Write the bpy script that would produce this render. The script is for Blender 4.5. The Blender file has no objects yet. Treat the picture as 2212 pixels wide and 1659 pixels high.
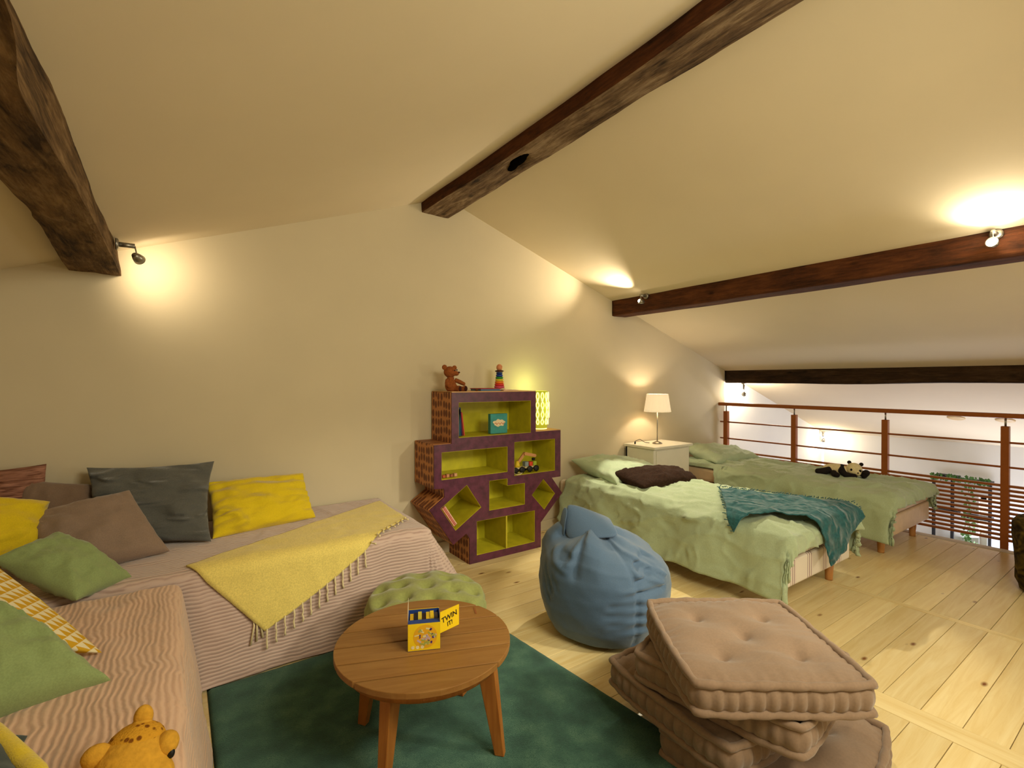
import bpy, bmesh, math, random
from mathutils import Vector, Matrix, noise
from mathutils.geometry import tessellate_polygon

random.seed(7)
C = bpy.context.scene
COL = C.collection
PI = math.pi

# ------------------------------------------------------------------ camera, world, light, exposure
cam_d = bpy.data.cameras.new('camera')
cam_d.sensor_width = 36
cam_d.lens = 1041.5 / 2212 * 36
cam_d.clip_start = 0.02
cam = bpy.data.objects.new('camera', cam_d)
COL.objects.link(cam)
yaw, pitch, roll = 0.607044, -0.0053288, 0.0011382
fw = Vector((math.sin(yaw) * math.cos(pitch), math.cos(yaw) * math.cos(pitch), math.sin(pitch)))
r0 = Vector((math.cos(yaw), -math.sin(yaw), 0))
u0 = r0.cross(fw)
rr = r0 * math.cos(roll) + u0 * math.sin(roll)
uu = rr.cross(fw)
cam.matrix_world = Matrix(((rr.x, uu.x, -fw.x, 0), (rr.y, uu.y, -fw.y, 0), (rr.z, uu.z, -fw.z, 1.3), (0, 0, 0, 1)))
C.camera = cam

C.view_settings.view_transform = 'Standard'
C.view_settings.look = 'None'
C.view_settings.exposure = -0.15
C.view_settings.gamma = 1.0
C.view_settings.use_curve_mapping = False

w = bpy.data.worlds.new('world')
C.world = w
w.use_nodes = True
w.node_tree.nodes['Background'].inputs[0].default_value = (0.72, 0.82, 1.0, 1)
w.node_tree.nodes['Background'].inputs[1].default_value = 2.2

def aim(o, loc, target):
    o.location = loc
    o.rotation_euler = (Vector(target) - Vector(loc)).to_track_quat('-Z', 'Y').to_euler()

def light(kind, loc, target, power, color, size=0.1, size_y=None, spot=None, blend=0.6):
    l = bpy.data.lights.new('light', kind)
    l.energy = power
    l.color = color
    if kind == 'AREA':
        l.size = size
        if size_y:
            l.shape = 'RECTANGLE'
            l.size_y = size_y
    else:
        l.shadow_soft_size = size
    if kind == 'SPOT':
        l.spot_size = spot
        l.spot_blend = blend
    o = bpy.data.objects.new('light', l)
    COL.objects.link(o)
    aim(o, loc, target)
    return o

WARM = (1.0, 0.80, 0.50)
# unseen lamps added behind and above the viewpoint (the other half of the attic)
light('AREA', (1.7, -1.35, 1.5), (1.4, 3.0, 1.0), 13, (1.0, 0.94, 0.72), 4.6, 1.6)
light('AREA', (1.3, -0.40, 2.1), (1.20, 1.3, 0.0), 50, (1.0, 0.95, 0.72), 1.0, 0.7)
light('SPOT', (2.7, -0.5, 2.05), (1.4, 2.3, 0.0), 190, (1.0, 0.94, 0.70), 0.12, spot=0.75, blend=0.7)
light('AREA', (3.59, -1.0, 1.12), (1.2, 3.0, 1.0), 11, (1.0, 0.92, 0.68), 0.12, 0.22)
# daylight coming up out of the stair void
light('AREA', (7.6, 1.0, -0.9), (5.2, 1.6, 1.6), 70, (0.84, 0.86, 1.0), 1.6, 1.2)
light('AREA', (6.8, -0.9, 1.0), (7.2, 3.0, 0.3), 18, (1.0, 0.93, 0.88), 1.6, 1.0)

# ------------------------------------------------------------------ helpers
def lin(c):
    return tuple((x / 12.92 if x <= 0.04045 else ((x + 0.055) / 1.055) ** 2.4) for x in (v / 255 for v in c))

def tag(o, label=None, cat=None, group=None, kind=None):
    if label: o['label'] = label
    if cat: o['category'] = cat
    if group: o['group'] = group
    if kind: o['kind'] = kind
    return o

def thing(name, label, cat, loc=(0, 0, 0), group=None):
    o = bpy.data.objects.new(name, None)
    COL.objects.link(o)
    o.location = loc
    o.empty_display_size = 0.1
    return tag(o, label, cat, group)

def mobj(name, verts, faces, mat, parent=None, smooth=True, mats=None, fm=None, sub=0):
    me = bpy.data.meshes.new(name)
    me.from_pydata([tuple(v) for v in verts], [], faces)
    for m in (mats or [mat]):
        me.materials.append(m)
    if fm:
        for p, i in zip(me.polygons, fm): p.material_index = i
    if smooth:
        me.polygons.foreach_set('use_smooth', [True] * len(me.polygons))
    me.update()
    o = bpy.data.objects.new(name, me)
    COL.objects.link(o)
    if parent:
        o.parent = parent
        pl = Vector(parent.location) if parent.parent is None else Vector(parent.parent.location)
        o.matrix_parent_inverse = Matrix.Translation(-pl)
    if sub:
        s = o.modifiers.new('s', 'SUBSURF'); s.levels = s.render_levels = sub
    return o

class MB:
    """collects shapes into one mesh (world coordinates)"""
    def __init__(s):
        s.v = []; s.f = []; s.m = []
    def add(s, v, f, mi=0):
        n = len(s.v)
        s.v += [Vector(p) for p in v]
        s.f += [tuple(i + n for i in q) for q in f]
        s.m += [mi] * len(f)
        return s
    def box(s, lo, hi, M=None, bevel=0.0, mi=0):
        x0, y0, z0 = lo; x1, y1, z1 = hi
        if bevel <= 0:
            v = [Vector(p) for p in ((x0,y0,z0),(x1,y0,z0),(x1,y1,z0),(x0,y1,z0),(x0,y0,z1),(x1,y0,z1),(x1,y1,z1),(x0,y1,z1))]
            f = [(0,3,2,1),(4,5,6,7),(0,1,5,4),(1,2,6,5),(2,3,7,6),(3,0,4,7)]
        else:
            bm = bmesh.new()
            bmesh.ops.create_cube(bm, size=1)
            for q in bm.verts:
                q.co = Vector(((x0+x1)/2 + q.co.x*(x1-x0), (y0+y1)/2 + q.co.y*(y1-y0), (z0+z1)/2 + q.co.z*(z1-z0)))
            bmesh.ops.bevel(bm, geom=bm.edges[:], offset=bevel, segments=2, affect='EDGES', profile=0.5)
            bm.verts.index_update()
            v = [q.co.copy() for q in bm.verts]; f = [tuple(q.index for q in p.verts) for p in bm.faces]
            bm.free()
        if M is not None: v = [M @ p for p in v]
        return s.add(v, f, mi)
    def tube(s, pts, r, n=10, closed=False, mi=0, cap=True):
        pts = [Vector(p) for p in pts]
        m = len(pts)
        rs = r if isinstance(r, (list, tuple)) else [r] * m
        v = []; f = []
        up = Vector((0, 0, 1))
        prev = None
        for i, p in enumerate(pts):
            a = pts[(i - 1) % m] if (closed or i > 0) else p
            b = pts[(i + 1) % m] if (closed or i < m - 1) else p
            t = (b - a).normalized()
            if prev is None:
                x = t.cross(up) if abs(t.dot(up)) < 0.95 else t.cross(Vector((1, 0, 0)))
            else:
                x = prev - t * prev.dot(t)
            x.normalize(); prev = x
            y = t.cross(x)
            for k in range(n):
                g = 2 * PI * k / n
                v.append(p + x * (rs[i] * math.cos(g)) + y * (rs[i] * math.sin(g)))
        for i in range(m if closed else m - 1):
            j = (i + 1) % m
            for k in range(n):
                l = (k + 1) % n
                f.append((i*n+k, i*n+l, j*n+l, j*n+k))
        if not closed and cap:
            f.append(tuple(range(n))[::-1]); f.append(tuple((m-1)*n+k for k in range(n)))
        return s.add(v, f, mi)
    def lathe(s, prof, c=(0,0,0), n=32, M=None, mi=0, wob=None):
        v = []; f = []
        for i, (r, z) in enumerate(prof):
            for k in range(n):
                a = 2 * PI * k / n
                p = Vector((r * math.cos(a), r * math.sin(a), z))
                if wob: p = wob(p, a, i)
                if M is not None: p = M @ p
                v.append(p + Vector(c))
        for i in range(len(prof) - 1):
            for k in range(n):
                l = (k + 1) % n
                f.append((i*n+k, i*n+l, (i+1)*n+l, (i+1)*n+k))
        f.append(tuple(range(n))[::-1]); m = (len(prof) - 1) * n
        f.append(tuple(m + k for k in range(n)))
        return s.add(v, f, mi)
    def ball(s, c, r, M=None, nu=16, nv=10, mi=0):
        rx, ry, rz = (r, r, r) if not isinstance(r, (tuple, list)) else r
        v = []; f = []
        for j in range(nv + 1):
            t = PI * j / nv
            for i in range(nu):
                a = 2 * PI * i / nu
                p = Vector((rx*math.sin(t)*math.cos(a), ry*math.sin(t)*math.sin(a), rz*math.cos(t)))
                if M is not None: p = M @ p
                v.append(p + Vector(c))
        for j in range(nv):
            for i in range(nu):
                k = (i + 1) % nu
                f.append((j*nu+i, (j+1)*nu+i, (j+1)*nu+k, j*nu+k))
        return s.add(v, f, mi)
    def prism(s, poly, z0, z1, M=None, mi=0):
        n = len(poly)
        v = [Vector((x, y, z0)) for x, y in poly] + [Vector((x, y, z1)) for x, y in poly]
        f = [tuple(range(n))[::-1], tuple(range(n, 2*n))] + [(i, (i+1) % n, n+(i+1) % n, n+i) for i in range(n)]
        if M is not None: v = [M @ p for p in v]
        return s.add(v, f, mi)
    def obj(s, name, mat, parent=None, smooth=False, mats=None, sub=0, remesh=0):
        o = mobj(name, s.v, s.f, mat, parent, smooth, mats, s.m if mats else None, sub)
        if remesh:
            r = o.modifiers.new('r', 'REMESH'); r.mode = 'VOXEL'; r.voxel_size = remesh; r.use_smooth_shade = True
            k = o.modifiers.new('k', 'SMOOTH'); k.factor = 0.5; k.iterations = 6
        return o

def Rz(a): return Matrix.Rotation(a, 4, 'Z')
def place(loc, a=0): return Matrix.Translation(Vector(loc)) @ Rz(a)

# ------------------------------------------------------------------ materials
def nt(name, rough=0.7, spec=0.3):
    m = bpy.data.materials.new(name)
    m.use_nodes = True
    t = m.node_tree
    b = t.nodes['Principled BSDF']
    b.inputs['Roughness'].default_value = rough
    b.inputs['Specular IOR Level'].default_value = spec
    return m, t, b

def N(t, typ, **kw):
    n = t.nodes.new(typ)
    for k, v in kw.items():
        if k in ('blend_type', 'data_type', 'operation', 'wave_type', 'bands_direction', 'feature', 'distance', 'wave_profile', 'interpolation'):
            setattr(n, k, v)
        else:
            n.inputs[k].default_value = v
    return n

def mapping(t, scale=(1,1,1), rot=(0,0,0), coord='Object'):
    tc = t.nodes.new('ShaderNodeTexCoord'); mp = t.nodes.new('ShaderNodeMapping')
    t.links.new(tc.outputs[coord], mp.inputs['Vector'])
    mp.inputs['Scale'].default_value = scale
    mp.inputs['Rotation'].default_value = rot
    return mp.outputs['Vector']

def ramp(t, fac, stops):
    r = t.nodes.new('ShaderNodeValToRGB')
    e = r.color_ramp.elements
    while len(e) < len(stops): e.new(0.5)
    for q, (p, c) in zip(e, stops):
        q.position = p; q.color = (*c, 1)
    t.links.new(fac, r.inputs[0])
    return r.outputs[0]

def bump(t, b, h, strength=0.3, dist=0.01):
    n = t.nodes.new('ShaderNodeBump')
    n.inputs['Strength'].default_value = strength
    n.inputs['Distance'].default_value = dist
    t.links.new(h, n.inputs['Height'])
    t.links.new(n.outputs[0], b.inputs['Normal'])

def plain(name, c, rough=0.6, var=0.08, sc=20, bp=0.1, metal=0, spec=0.3, dist=0.002):
    m, t, b = nt(name, rough, spec)
    c = lin(c)
    v = mapping(t)
    n = N(t, 'ShaderNodeTexNoise', Scale=sc, Detail=4.0)
    t.links.new(v, n.inputs['Vector'])
    t.links.new(ramp(t, n.outputs[0], [(0.3, tuple(x*(1-var) for x in c)), (0.7, tuple(min(1, x*(1+var)) for x in c))]), b.inputs['Base Color'])
    b.inputs['Metallic'].default_value = metal
    if bp: bump(t, b, n.outputs[0], bp, dist)
    return m

def fabric(name, c, weave=900, var=0.1, bp=0.35, wr=6, rough=0.9, fuzz=0.25, wd=0.012, an=(1, 1, 1)):
    """cloth: soft wrinkles + fine weave"""
    m, t, b = nt(name, rough, 0.15)
    c = lin(c)
    v = mapping(t, an)
    n1 = N(t, 'ShaderNodeTexNoise', Scale=wr, Detail=4.0, Distortion=0.8)
    n1.noise_type = 'RIDGED_MULTIFRACTAL'; n1.normalize = True
    n2 = N(t, 'ShaderNodeTexNoise', Scale=weave/4, Detail=2.0)
    t.links.new(v, n1.inputs['Vector']); t.links.new(v, n2.inputs['Vector'])
    a = N(t, 'ShaderNodeMath', operation='MULTIPLY_ADD'); a.inputs[1].default_value = 0.025
    t.links.new(n2.outputs[0], a.inputs[0]); t.links.new(n1.outputs[0], a.inputs[2])
    t.links.new(ramp(t, n2.outputs[0], [(0.3, tuple(x*(1-var) for x in c)), (0.7, tuple(min(1, x*(1+var)) for x in c))]), b.inputs['Base Color'])
    b.inputs['Sheen Weight'].default_value = fuzz
    bump(t, b, a.outputs[0], bp, wd * 2.2)
    return m

def wood(name, c1, c2, axis=0, sc=1.0, rough=0.45, rnd=0.25, knots=False, bp=0.08):
    m, t, b = nt(name, rough, 0.35)
    c1 = lin(c1); c2 = lin(c2)
    s = [9*sc, 9*sc, 9*sc]; s[axis] = 0.7 * sc
    oi = t.nodes.new('ShaderNodeObjectInfo')
    tc = t.nodes.new('ShaderNodeTexCoord')
    off = N(t, 'ShaderNodeVectorMath', operation='MULTIPLY_ADD')
    cmb = t.nodes.new('ShaderNodeCombineXYZ')
    for i in range(3): t.links.new(oi.outputs['Random'], cmb.inputs[i])
    t.links.new(cmb.outputs[0], off.inputs[0]); off.inputs[1].default_value = (37, 21, 13)
    t.links.new(tc.outputs['Object'], off.inputs[2])
    mp = t.nodes.new('ShaderNodeMapping'); mp.inputs['Scale'].default_value = s
    t.links.new(off.outputs[0], mp.inputs['Vector'])
    n = N(t, 'ShaderNodeTexNoise', Scale=3.0, Detail=7.0, Roughness=0.6, Distortion=1.2)
    t.links.new(mp.outputs[0], n.inputs['Vector'])
    col = ramp(t, n.outputs[0], [(0.32, c2), (0.5, tuple((a+b_)/2 for a, b_ in zip(c1, c2))), (0.68, c1)])
    hs = t.nodes.new('ShaderNodeHueSaturation')
    mr = t.nodes.new('ShaderNodeMapRange'); mr.inputs[3].default_value = 1-rnd; mr.inputs[4].default_value = 1+rnd*0.6
    t.links.new(oi.outputs['Random'], mr.inputs[0]); t.links.new(mr.outputs[0], hs.inputs['Value'])
    t.links.new(col, hs.inputs['Color'])
    out = hs.outputs[0]
    if knots:
        mk = t.nodes.new('ShaderNodeMapping'); ks = [8.5, 8.5, 8.5]; ks[axis] = 3.6
        mk.inputs['Scale'].default_value = ks
        t.links.new(off.outputs[0], mk.inputs['Vector'])
        vo = N(t, 'ShaderNodeTexVoronoi', Scale=1.0, Randomness=1.0)
        t.links.new(mk.outputs[0], vo.inputs['Vector'])
        kr = ramp(t, vo.outputs['Distance'], [(0.03, (0,0,0)), (0.11, (1,1,1))])
        mx = N(t, 'ShaderNodeMix', data_type='RGBA')
        t.links.new(kr, mx.inputs[0]); mx.inputs[6].default_value = (*lin((125, 72, 22)), 1)
        t.links.new(out, mx.inputs[7]); out = mx.outputs[2]
    t.links.new(out, b.inputs['Base Color'])
    bump(t, b, n.outputs[0], bp, 0.004)
    return m

def mat_quilt(name, c, c2, axis='Y', freq=13):
    """channel-quilted bedspread: wavy stitched ridges"""
    m, t, b = nt(name, 0.85, 0.2)
    v = mapping(t)
    nz = N(t, 'ShaderNodeTexNoise', Scale=8.0, Detail=1.5)
    t.links.new(v, nz.inputs['Vector'])
    ad = N(t, 'ShaderNodeVectorMath', operation='MULTIPLY_ADD'); ad.inputs[1].default_value = (0.05, 0.05, 0.022)
    t.links.new(nz.outputs[1], ad.inputs[0]); t.links.new(v, ad.inputs[2])
    wv = N(t, 'ShaderNodeTexWave', Scale=freq, wave_type='BANDS', bands_direction=axis, Distortion=1.2, wave_profile='SIN')
    wv.inputs['Detail Scale'].default_value = 2.0
    t.links.new(ad.outputs[0], wv.inputs['Vector'])
    wz = N(t, 'ShaderNodeTexWave', Scale=20.0, wave_type='BANDS', bands_direction='Z', Distortion=1.2)
    t.links.new(ad.outputs[0], wz.inputs['Vector'])
    geo = t.nodes.new('ShaderNodeNewGeometry'); sp = t.nodes.new('ShaderNodeSeparateXYZ')
    t.links.new(geo.outputs['True Normal'], sp.inputs[0])
    ab = N(t, 'ShaderNodeMath', operation='ABSOLUTE'); t.links.new(sp.outputs[2], ab.inputs[0])
    mx = N(t, 'ShaderNodeMix', data_type='FLOAT')
    t.links.new(ab.outputs[0], mx.inputs[0]); t.links.new(wz.outputs[1], mx.inputs[2]); t.links.new(wv.outputs[1], mx.inputs[3])
    c = lin(c); c2 = lin(c2)
    t.links.new(ramp(t, mx.outputs[0], [(0.05, c2), (0.45, c), (1, c)]), b.inputs['Base Color'])
    b.inputs['Sheen Weight'].default_value = 0.3
    bump(t, b, mx.outputs[0], 0.8, 0.003)
    return m

def mat_emit(name, c, s):
    m = bpy.data.materials.new(name); m.use_nodes = True
    t = m.node_tree; b = t.nodes['Principled BSDF']
    b.inputs['Base Color'].default_value = (*c, 1)
    b.inputs['Emission Color'].default_value = (*c, 1)
    b.inputs['Emission Strength'].default_value = s
    return m

def mat_pattern(name, ca, cb, kind='drops'):
    m, t, b = nt(name, 0.55, 0.4)
    ca = lin(ca); cb = lin(cb)
    if kind == 'drops':
        v = mapping(t, (0.01, 24, 16))
        vo = N(t, 'ShaderNodeTexVoronoi', Scale=1.0, Randomness=0.3)
        t.links.new(v, vo.inputs['Vector'])
        t.links.new(ramp(t, vo.outputs['Distance'], [(0.36, ca), (0.50, cb)]), b.inputs['Base Color'])
        bump(t, b, vo.outputs['Distance'], 0.2, 0.003)
    return m

M_wall = plain('wall_plaster', (206, 192, 162), 0.9, 0.02, 3, 0.05)
M_wall2 = plain('wall_plaster_white', (226, 224, 216), 0.9, 0.02, 3, 0.05)
M_ceil = plain('ceiling_plaster', (218, 203, 174), 0.9, 0.02, 2, 0.04)
M_trim = plain('white_trim', (215, 205, 190), 0.6, 0.03)
M_pine = wood('pine_planks', (240, 220, 168), (226, 198, 136), 0, 1.0, 0.3, 0.12, knots=True)
M_pineY = wood('pine_cross_boards', (240, 220, 168), (226, 198, 136), 1, 1.0, 0.3, 0.1, knots=True)
M_gap = plain('dark_joint', (110, 70, 28), 0.9, 0.05)
M_teak = wood('teak_table', (154, 112, 60), (136, 92, 44), 0, 1.2, 0.4, 0.08)
M_teakleg = wood('teak_leg', (170, 110, 48), (144, 86, 34), 2, 1.2, 0.4, 0.10)
M_rail = plain('orange_lacquered_metal', (150, 82, 30), 0.4, 0.05, 30, 0.05, 0.0)
M_steel = plain('brushed_steel', (150, 145, 135), 0.35, 0.05, 60, 0.05, 0.9)
M_pitch = plain('rotten_dark', (10, 7, 5), 1.0, 0.3, 60, 0.5, spec=0.0)
M_bleg = wood('beech_leg', (206, 150, 88), (184, 122, 62), 2, 1.2, 0.4, 0.10)
M_black = plain('black_plastic', (22, 20, 20), 0.5, 0.1)
M_white = plain('white_paint', (232, 226, 208), 0.45, 0.02, 10, 0.02)
M_bedwood = plain('pale_box_spring', (214, 186, 152), 0.8, 0.05)

def mat_beam(name, c1, c2, c3, axis=1, rough_amt=1.0):
    m, t, b = nt(name, 0.85, 0.2)
    v = mapping(t, (16, 2.6, 16)); v2 = mapping(t, (4, 1.5, 4)); v3 = mapping(t, (75, 6, 75))
    n = N(t, 'ShaderNodeTexNoise', Scale=1.5, Detail=8.0, Roughness=0.72, Distortion=0.9)
    n2 = N(t, 'ShaderNodeTexNoise', Scale=1.5, Detail=5.0, Roughness=0.65)
    n3 = N(t, 'ShaderNodeTexNoise', Scale=1.0, Detail=5.0, Roughness=0.7)
    vo = N(t, 'ShaderNodeTexVoronoi', Scale=1.0, Randomness=1.0)
    v4 = mapping(t, (9, 4.5, 9))
    for a, q in ((v, n), (v2, n2), (v3, n3), (v4, vo)): t.links.new(a, q.inputs['Vector'])
    a = N(t, 'ShaderNodeMath', operation='MULTIPLY_ADD'); a.inputs[1].default_value = 0.4
    s2 = N(t, 'ShaderNodeMath', operation='MULTIPLY_ADD'); s2.inputs[1].default_value = 0.35
    s3 = N(t, 'ShaderNodeMath', operation='MULTIPLY'); s3.inputs[1].default_value = 0.28
    t.links.new(n3.outputs[0], s3.inputs[0]); t.links.new(n.outputs[0], s2.inputs[0]); t.links.new(s3.outputs[0], s2.inputs[2])
    t.links.new(n2.outputs[0], a.inputs[0]); t.links.new(s2.outputs[0], a.inputs[2])
    col = ramp(t, a.outputs[0], [(0.42, lin(c3)), (0.52, lin(c2)), (0.62, lin(c1))])
    kn = ramp(t, vo.outputs['Distance'], [(0.05, (0.12, 0.10, 0.08)), (0.16, (1, 1, 1))])
    mx = N(t, 'ShaderNodeMix', data_type='RGBA', blend_type='MULTIPLY'); mx.inputs[0].default_value = 0.75
    t.links.new(col, mx.inputs[6]); t.links.new(kn, mx.inputs[7])
    t.links.new(mx.outputs[2], b.inputs['Base Color'])
    bump(t, b, a.outputs[0], 1.0, 0.05 * rough_amt)
    return m

M_beamL = mat_beam('old_oak_light', (160, 128, 88), (120, 90, 56), (58, 38, 20))
M_beamR = mat_beam('old_oak_ridge', (172, 146, 112), (120, 94, 66), (58, 38, 22))
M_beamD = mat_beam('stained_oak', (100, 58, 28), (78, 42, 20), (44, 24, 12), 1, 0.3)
M_beamDD = mat_beam('dark_oak', (74, 54, 34), (56, 38, 22), (34, 22, 12), 1, 0.5)

# ------------------------------------------------------------------ the room
YW = 3.30          # back (gable) wall
XL, XE = -0.95, 8.05
YF = -1.60
def zc(x):        # underside of the ceiling
    return 2.574 + 0.359 * (x - 1.369) if x < 1.685 else 1.436 - 0.337 * (x - 5.398)

def gable(name, y0, y1, xs, zb, mat):
    n = len(xs)
    top = [zc(x) + 0.02 for x in xs]
    v = [(x, y0, zb) for x in xs] + [(x, y0, z) for x, z in zip(xs, top)]
    v += [(x, y1, zb) for x in xs] + [(x, y1, z) for x, z in zip(xs, top)]
    f = []
    for i in range(n - 1):
        f += [(i, i+1, n+i+1, n+i), (2*n+i+1, 2*n+i, 3*n+i, 3*n+i+1), (n+i, n+i+1, 3*n+i+1, 3*n+i), (i+1, i, 2*n+i, 2*n+i+1)]
    f += [(0, n, 3*n, 2*n), (n-1, 2*n+n-1, 3*n+n-1, 2*n-1)]
    return tag(mobj(name, v, f, mat, None, False), kind='structure')

gable('wall_back', YW, YW + 0.2, [XL, 1.685, 5.40], -0.25, M_wall)
gable('wall_back', YW + 0.03, YW + 0.2, [5.40, XE], -2.7, M_wall2)
gable('wall_front', YF - 0.2, YF, [XL, 1.685, XE], -2.7, M_wall)
b = MB().box((XL - 0.2, YF, -0.25), (XL, YW, zc(XL) + 0.05)); tag(b.obj('wall_left', M_wall), kind='structure')
# eave wall with a window down in the stair void
b = MB()
WY0, WY1, WZ0, WZ1 = 0.35, 1.58, -1.75, -0.10
for lo, hi in (((XE, YF, -2.7), (XE + 0.25, YW, WZ0)), ((XE, YF, WZ1), (XE + 0.25, YW, zc(XE) + 0.05)),
               ((XE, YF, WZ0), (XE + 0.25, WY0, WZ1)), ((XE, WY1, WZ0), (XE + 0.25, YW, WZ1))):
    b.box(lo, hi)
tag(b.obj('wall_right', M_wall2), kind='structure')
win = thing('window_1', None, None, (XE + 0.1, (WY0 + WY1) / 2, WZ0)); tag(win, kind='structure')
b = MB()
for lo, hi in (((XE+0.08, WY0, WZ0), (XE+0.13, WY0+0.06, WZ1)), ((XE+0.08, WY1-0.06, WZ0), (XE+0.13, WY1, WZ1)),
               ((XE+0.08, WY0, WZ0), (XE+0.13, WY1, WZ0+0.06)), ((XE+0.08, WY0, WZ1-0.06), (XE+0.13, WY1, WZ1)),
               ((XE+0.085, 0.91, WZ0), (XE+0.125, 0.96, WZ1))):
    b.box(lo, hi, bevel=0.005)
b.obj('window_frame', M_white, win)
mg, tg, bg = nt('window_glass', 0.05, 0.5)
tr_ = tg.nodes.new('ShaderNodeBsdfTransparent'); gl_ = tg.nodes.new('ShaderNodeBsdfGlossy'); gl_.inputs['Roughness'].default_value = 0.02
mx_ = tg.nodes.new('ShaderNodeMixShader'); mx_.inputs[0].default_value = 0.06
tg.links.new(tr_.outputs[0], mx_.inputs[1]); tg.links.new(gl_.outputs[0], mx_.inputs[2])
tg.links.new(mx_.outputs[0], tg.nodes['Material Output'].inputs['Surface'])
MB().box((XE+0.1, WY0+0.05, WZ0+0.05), (XE+0.106, WY1-0.05, WZ1-0.05)).obj('pane', mg, win)

# ceiling slabs
def slab(x0, x1):
    v = [(x, y, zc(x) + dz) for dz in (0, 0.12) for x in (x0, x1) for y in (YF - 0.2, YW + 0.2)]
    return v, [(0, 1, 3, 2), (4, 6, 7, 5), (0, 2, 6, 4), (2, 3, 7, 6), (3, 1, 5, 7), (1, 0, 4, 5)]
b = MB(); b.add(*slab(XL - 0.2, 1.685)); b.add(*slab(1.6851, XE + 0.25)); tag(b.obj('ceiling', M_ceil), kind='structure')

# floor: sub-floor + planks
fl = MB().box((XL, YF, -0.25), (5.18, YW, -0.02)).obj('floor', M_gap); tag(fl, kind='structure')
PW = 0.125
def plank_mesh(L, W, mat, along='x'):
    b = MB(); 
    if along == 'x': b.box((0, 0.0008, -0.02), (L, W - 0.0016, 0.0), bevel=0.0012)
    else: b.box((0.0006, 0, -0.02), (W - 0.0012, L, 0.0), bevel=0.0012)
    me = bpy.data.meshes.new('plank')
    me.from_pydata([tuple(v) for v in b.v], [], b.f); me.materials.append(mat)
    return me
def put(me, name, loc, parent):
    o = bpy.data.objects.new(name, me); COL.objects.link(o); o.location = loc; o.parent = parent
    return o
blocks = [(XL, 0.55), (0.55, 2.30), (2.42, 3.46), (3.505, 5.18)]
for x0, x1 in blocks:
    me = plank_mesh(x1 - x0 - 0.0015, PW, M_pine)
    y = 0.516 - 17 * PW
    while y < YW - 0.005:
        if y + PW > YW:
            me = plank_mesh(x1 - x0 - 0.0015, YW - y, M_pine)
        put(me, 'plank', (x0, y, random.uniform(-0.0006, 0)), fl)
        y += PW
for x0, wd_ in ((2.30, 0.12), (3.462, 0.02), (3.484, 0.02)):
    me = plank_mesh(2.4, wd_, M_pineY, 'y')
    for y in (YF, YF + 2.4):
        put(me, 'cross_board', (x0, y, 0), fl)
b = MB().box((5.18, YF, -0.25), (5.265, YW, 0.004), bevel=0.004); tag(b.obj('trim_1', M_trim), kind='structure')
b = MB().box((XL, YW - 0.018, 0), (5.17, YW, 0.088), bevel=0.004); tag(b.obj('baseboard_back', M_wall), kind='structure')
b = MB().box((XL, YF, -2.85), (XE, YW + 0.03, -2.7)); tag(b.obj('floor', plain('terracotta_tiles', (170, 120, 85), 0.6, 0.1, 6)), kind='structure')

# ------------------------------------------------------------------ beams
def beam(name, stations, mat, amp=0.008, seed=0, ny=160, cuts=(), xrt=None):
    """stations: (y, xl, xr, zb, zt); rough-hewn closed box section"""
    st = sorted(stations)
    def at(y):
        for a, b_ in zip(st, st[1:]):
            if a[0] <= y <= b_[0]:
                k = (y - a[0]) / (b_[0] - a[0]); k = k * k * (3 - 2 * k)
                return [p + (q - p) * k for p, q in zip(a[1:], b_[1:])]
        return list(st[-1][1:])
    v = []; f = []
    ns = 8
    for j in range(ny + 1):
        y = st[0][0] + (st[-1][0] - st[0][0]) * j / ny
        xl, xr, zb, zt = at(y)
        ring = []
        for k in range(ns): ring.append((xl + (xr - xl) * k / ns, zb))
        xt = xr if xrt is None else xrt
        for k in range(ns): ring.append((xr + (xt - xr) * k / ns, zb + (zt - zb) * k / ns))
        for k in range(ns): ring.append((xt - (xt - xl) * k / ns, zt))
        for k in range(ns): ring.append((xl, zt - (zt - zb) * k / ns))
        for i, (x, z) in enumerate(ring):
            q = Vector((x * 6, y * 2.2, z * 6 + seed * 10))
            h = noise.fractal(q, 1.0, 2.0, 5)
            h2 = noise.noise(Vector((seed, y * 1.5, (i // ns) * 3)))
            d = Vector((x - (xl + xr) / 2, 0, z - (zb + zt) / 2)).normalized()
            corner = 0.004 if i % ns == 0 else 0
            a = amp * h + amp * 0.7 * h2 - corner
            for (cy, cx, cr, cd) in cuts:
                if z <= zb + 0.001:
                    e = math.exp(-(((y - cy) / cr) ** 2 + ((x - cx) / (cr * 0.45)) ** 2))
                    a -= cd * e
            top = 2 * ns <= i <= 3 * ns
            v.append(Vector((x, y, z)) + (Vector((0, 0, 0)) if top else d * a))
    n = 4 * ns
    for j in range(ny):
        for k in range(n):
            l = (k + 1) % n
            f.append((j*n+k, (j+1)*n+k, (j+1)*n+l, j*n+l))
    f.append(tuple(range(n))); f.append(tuple(ny*n+k for k in range(n))[::-1])
    return v, f

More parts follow.
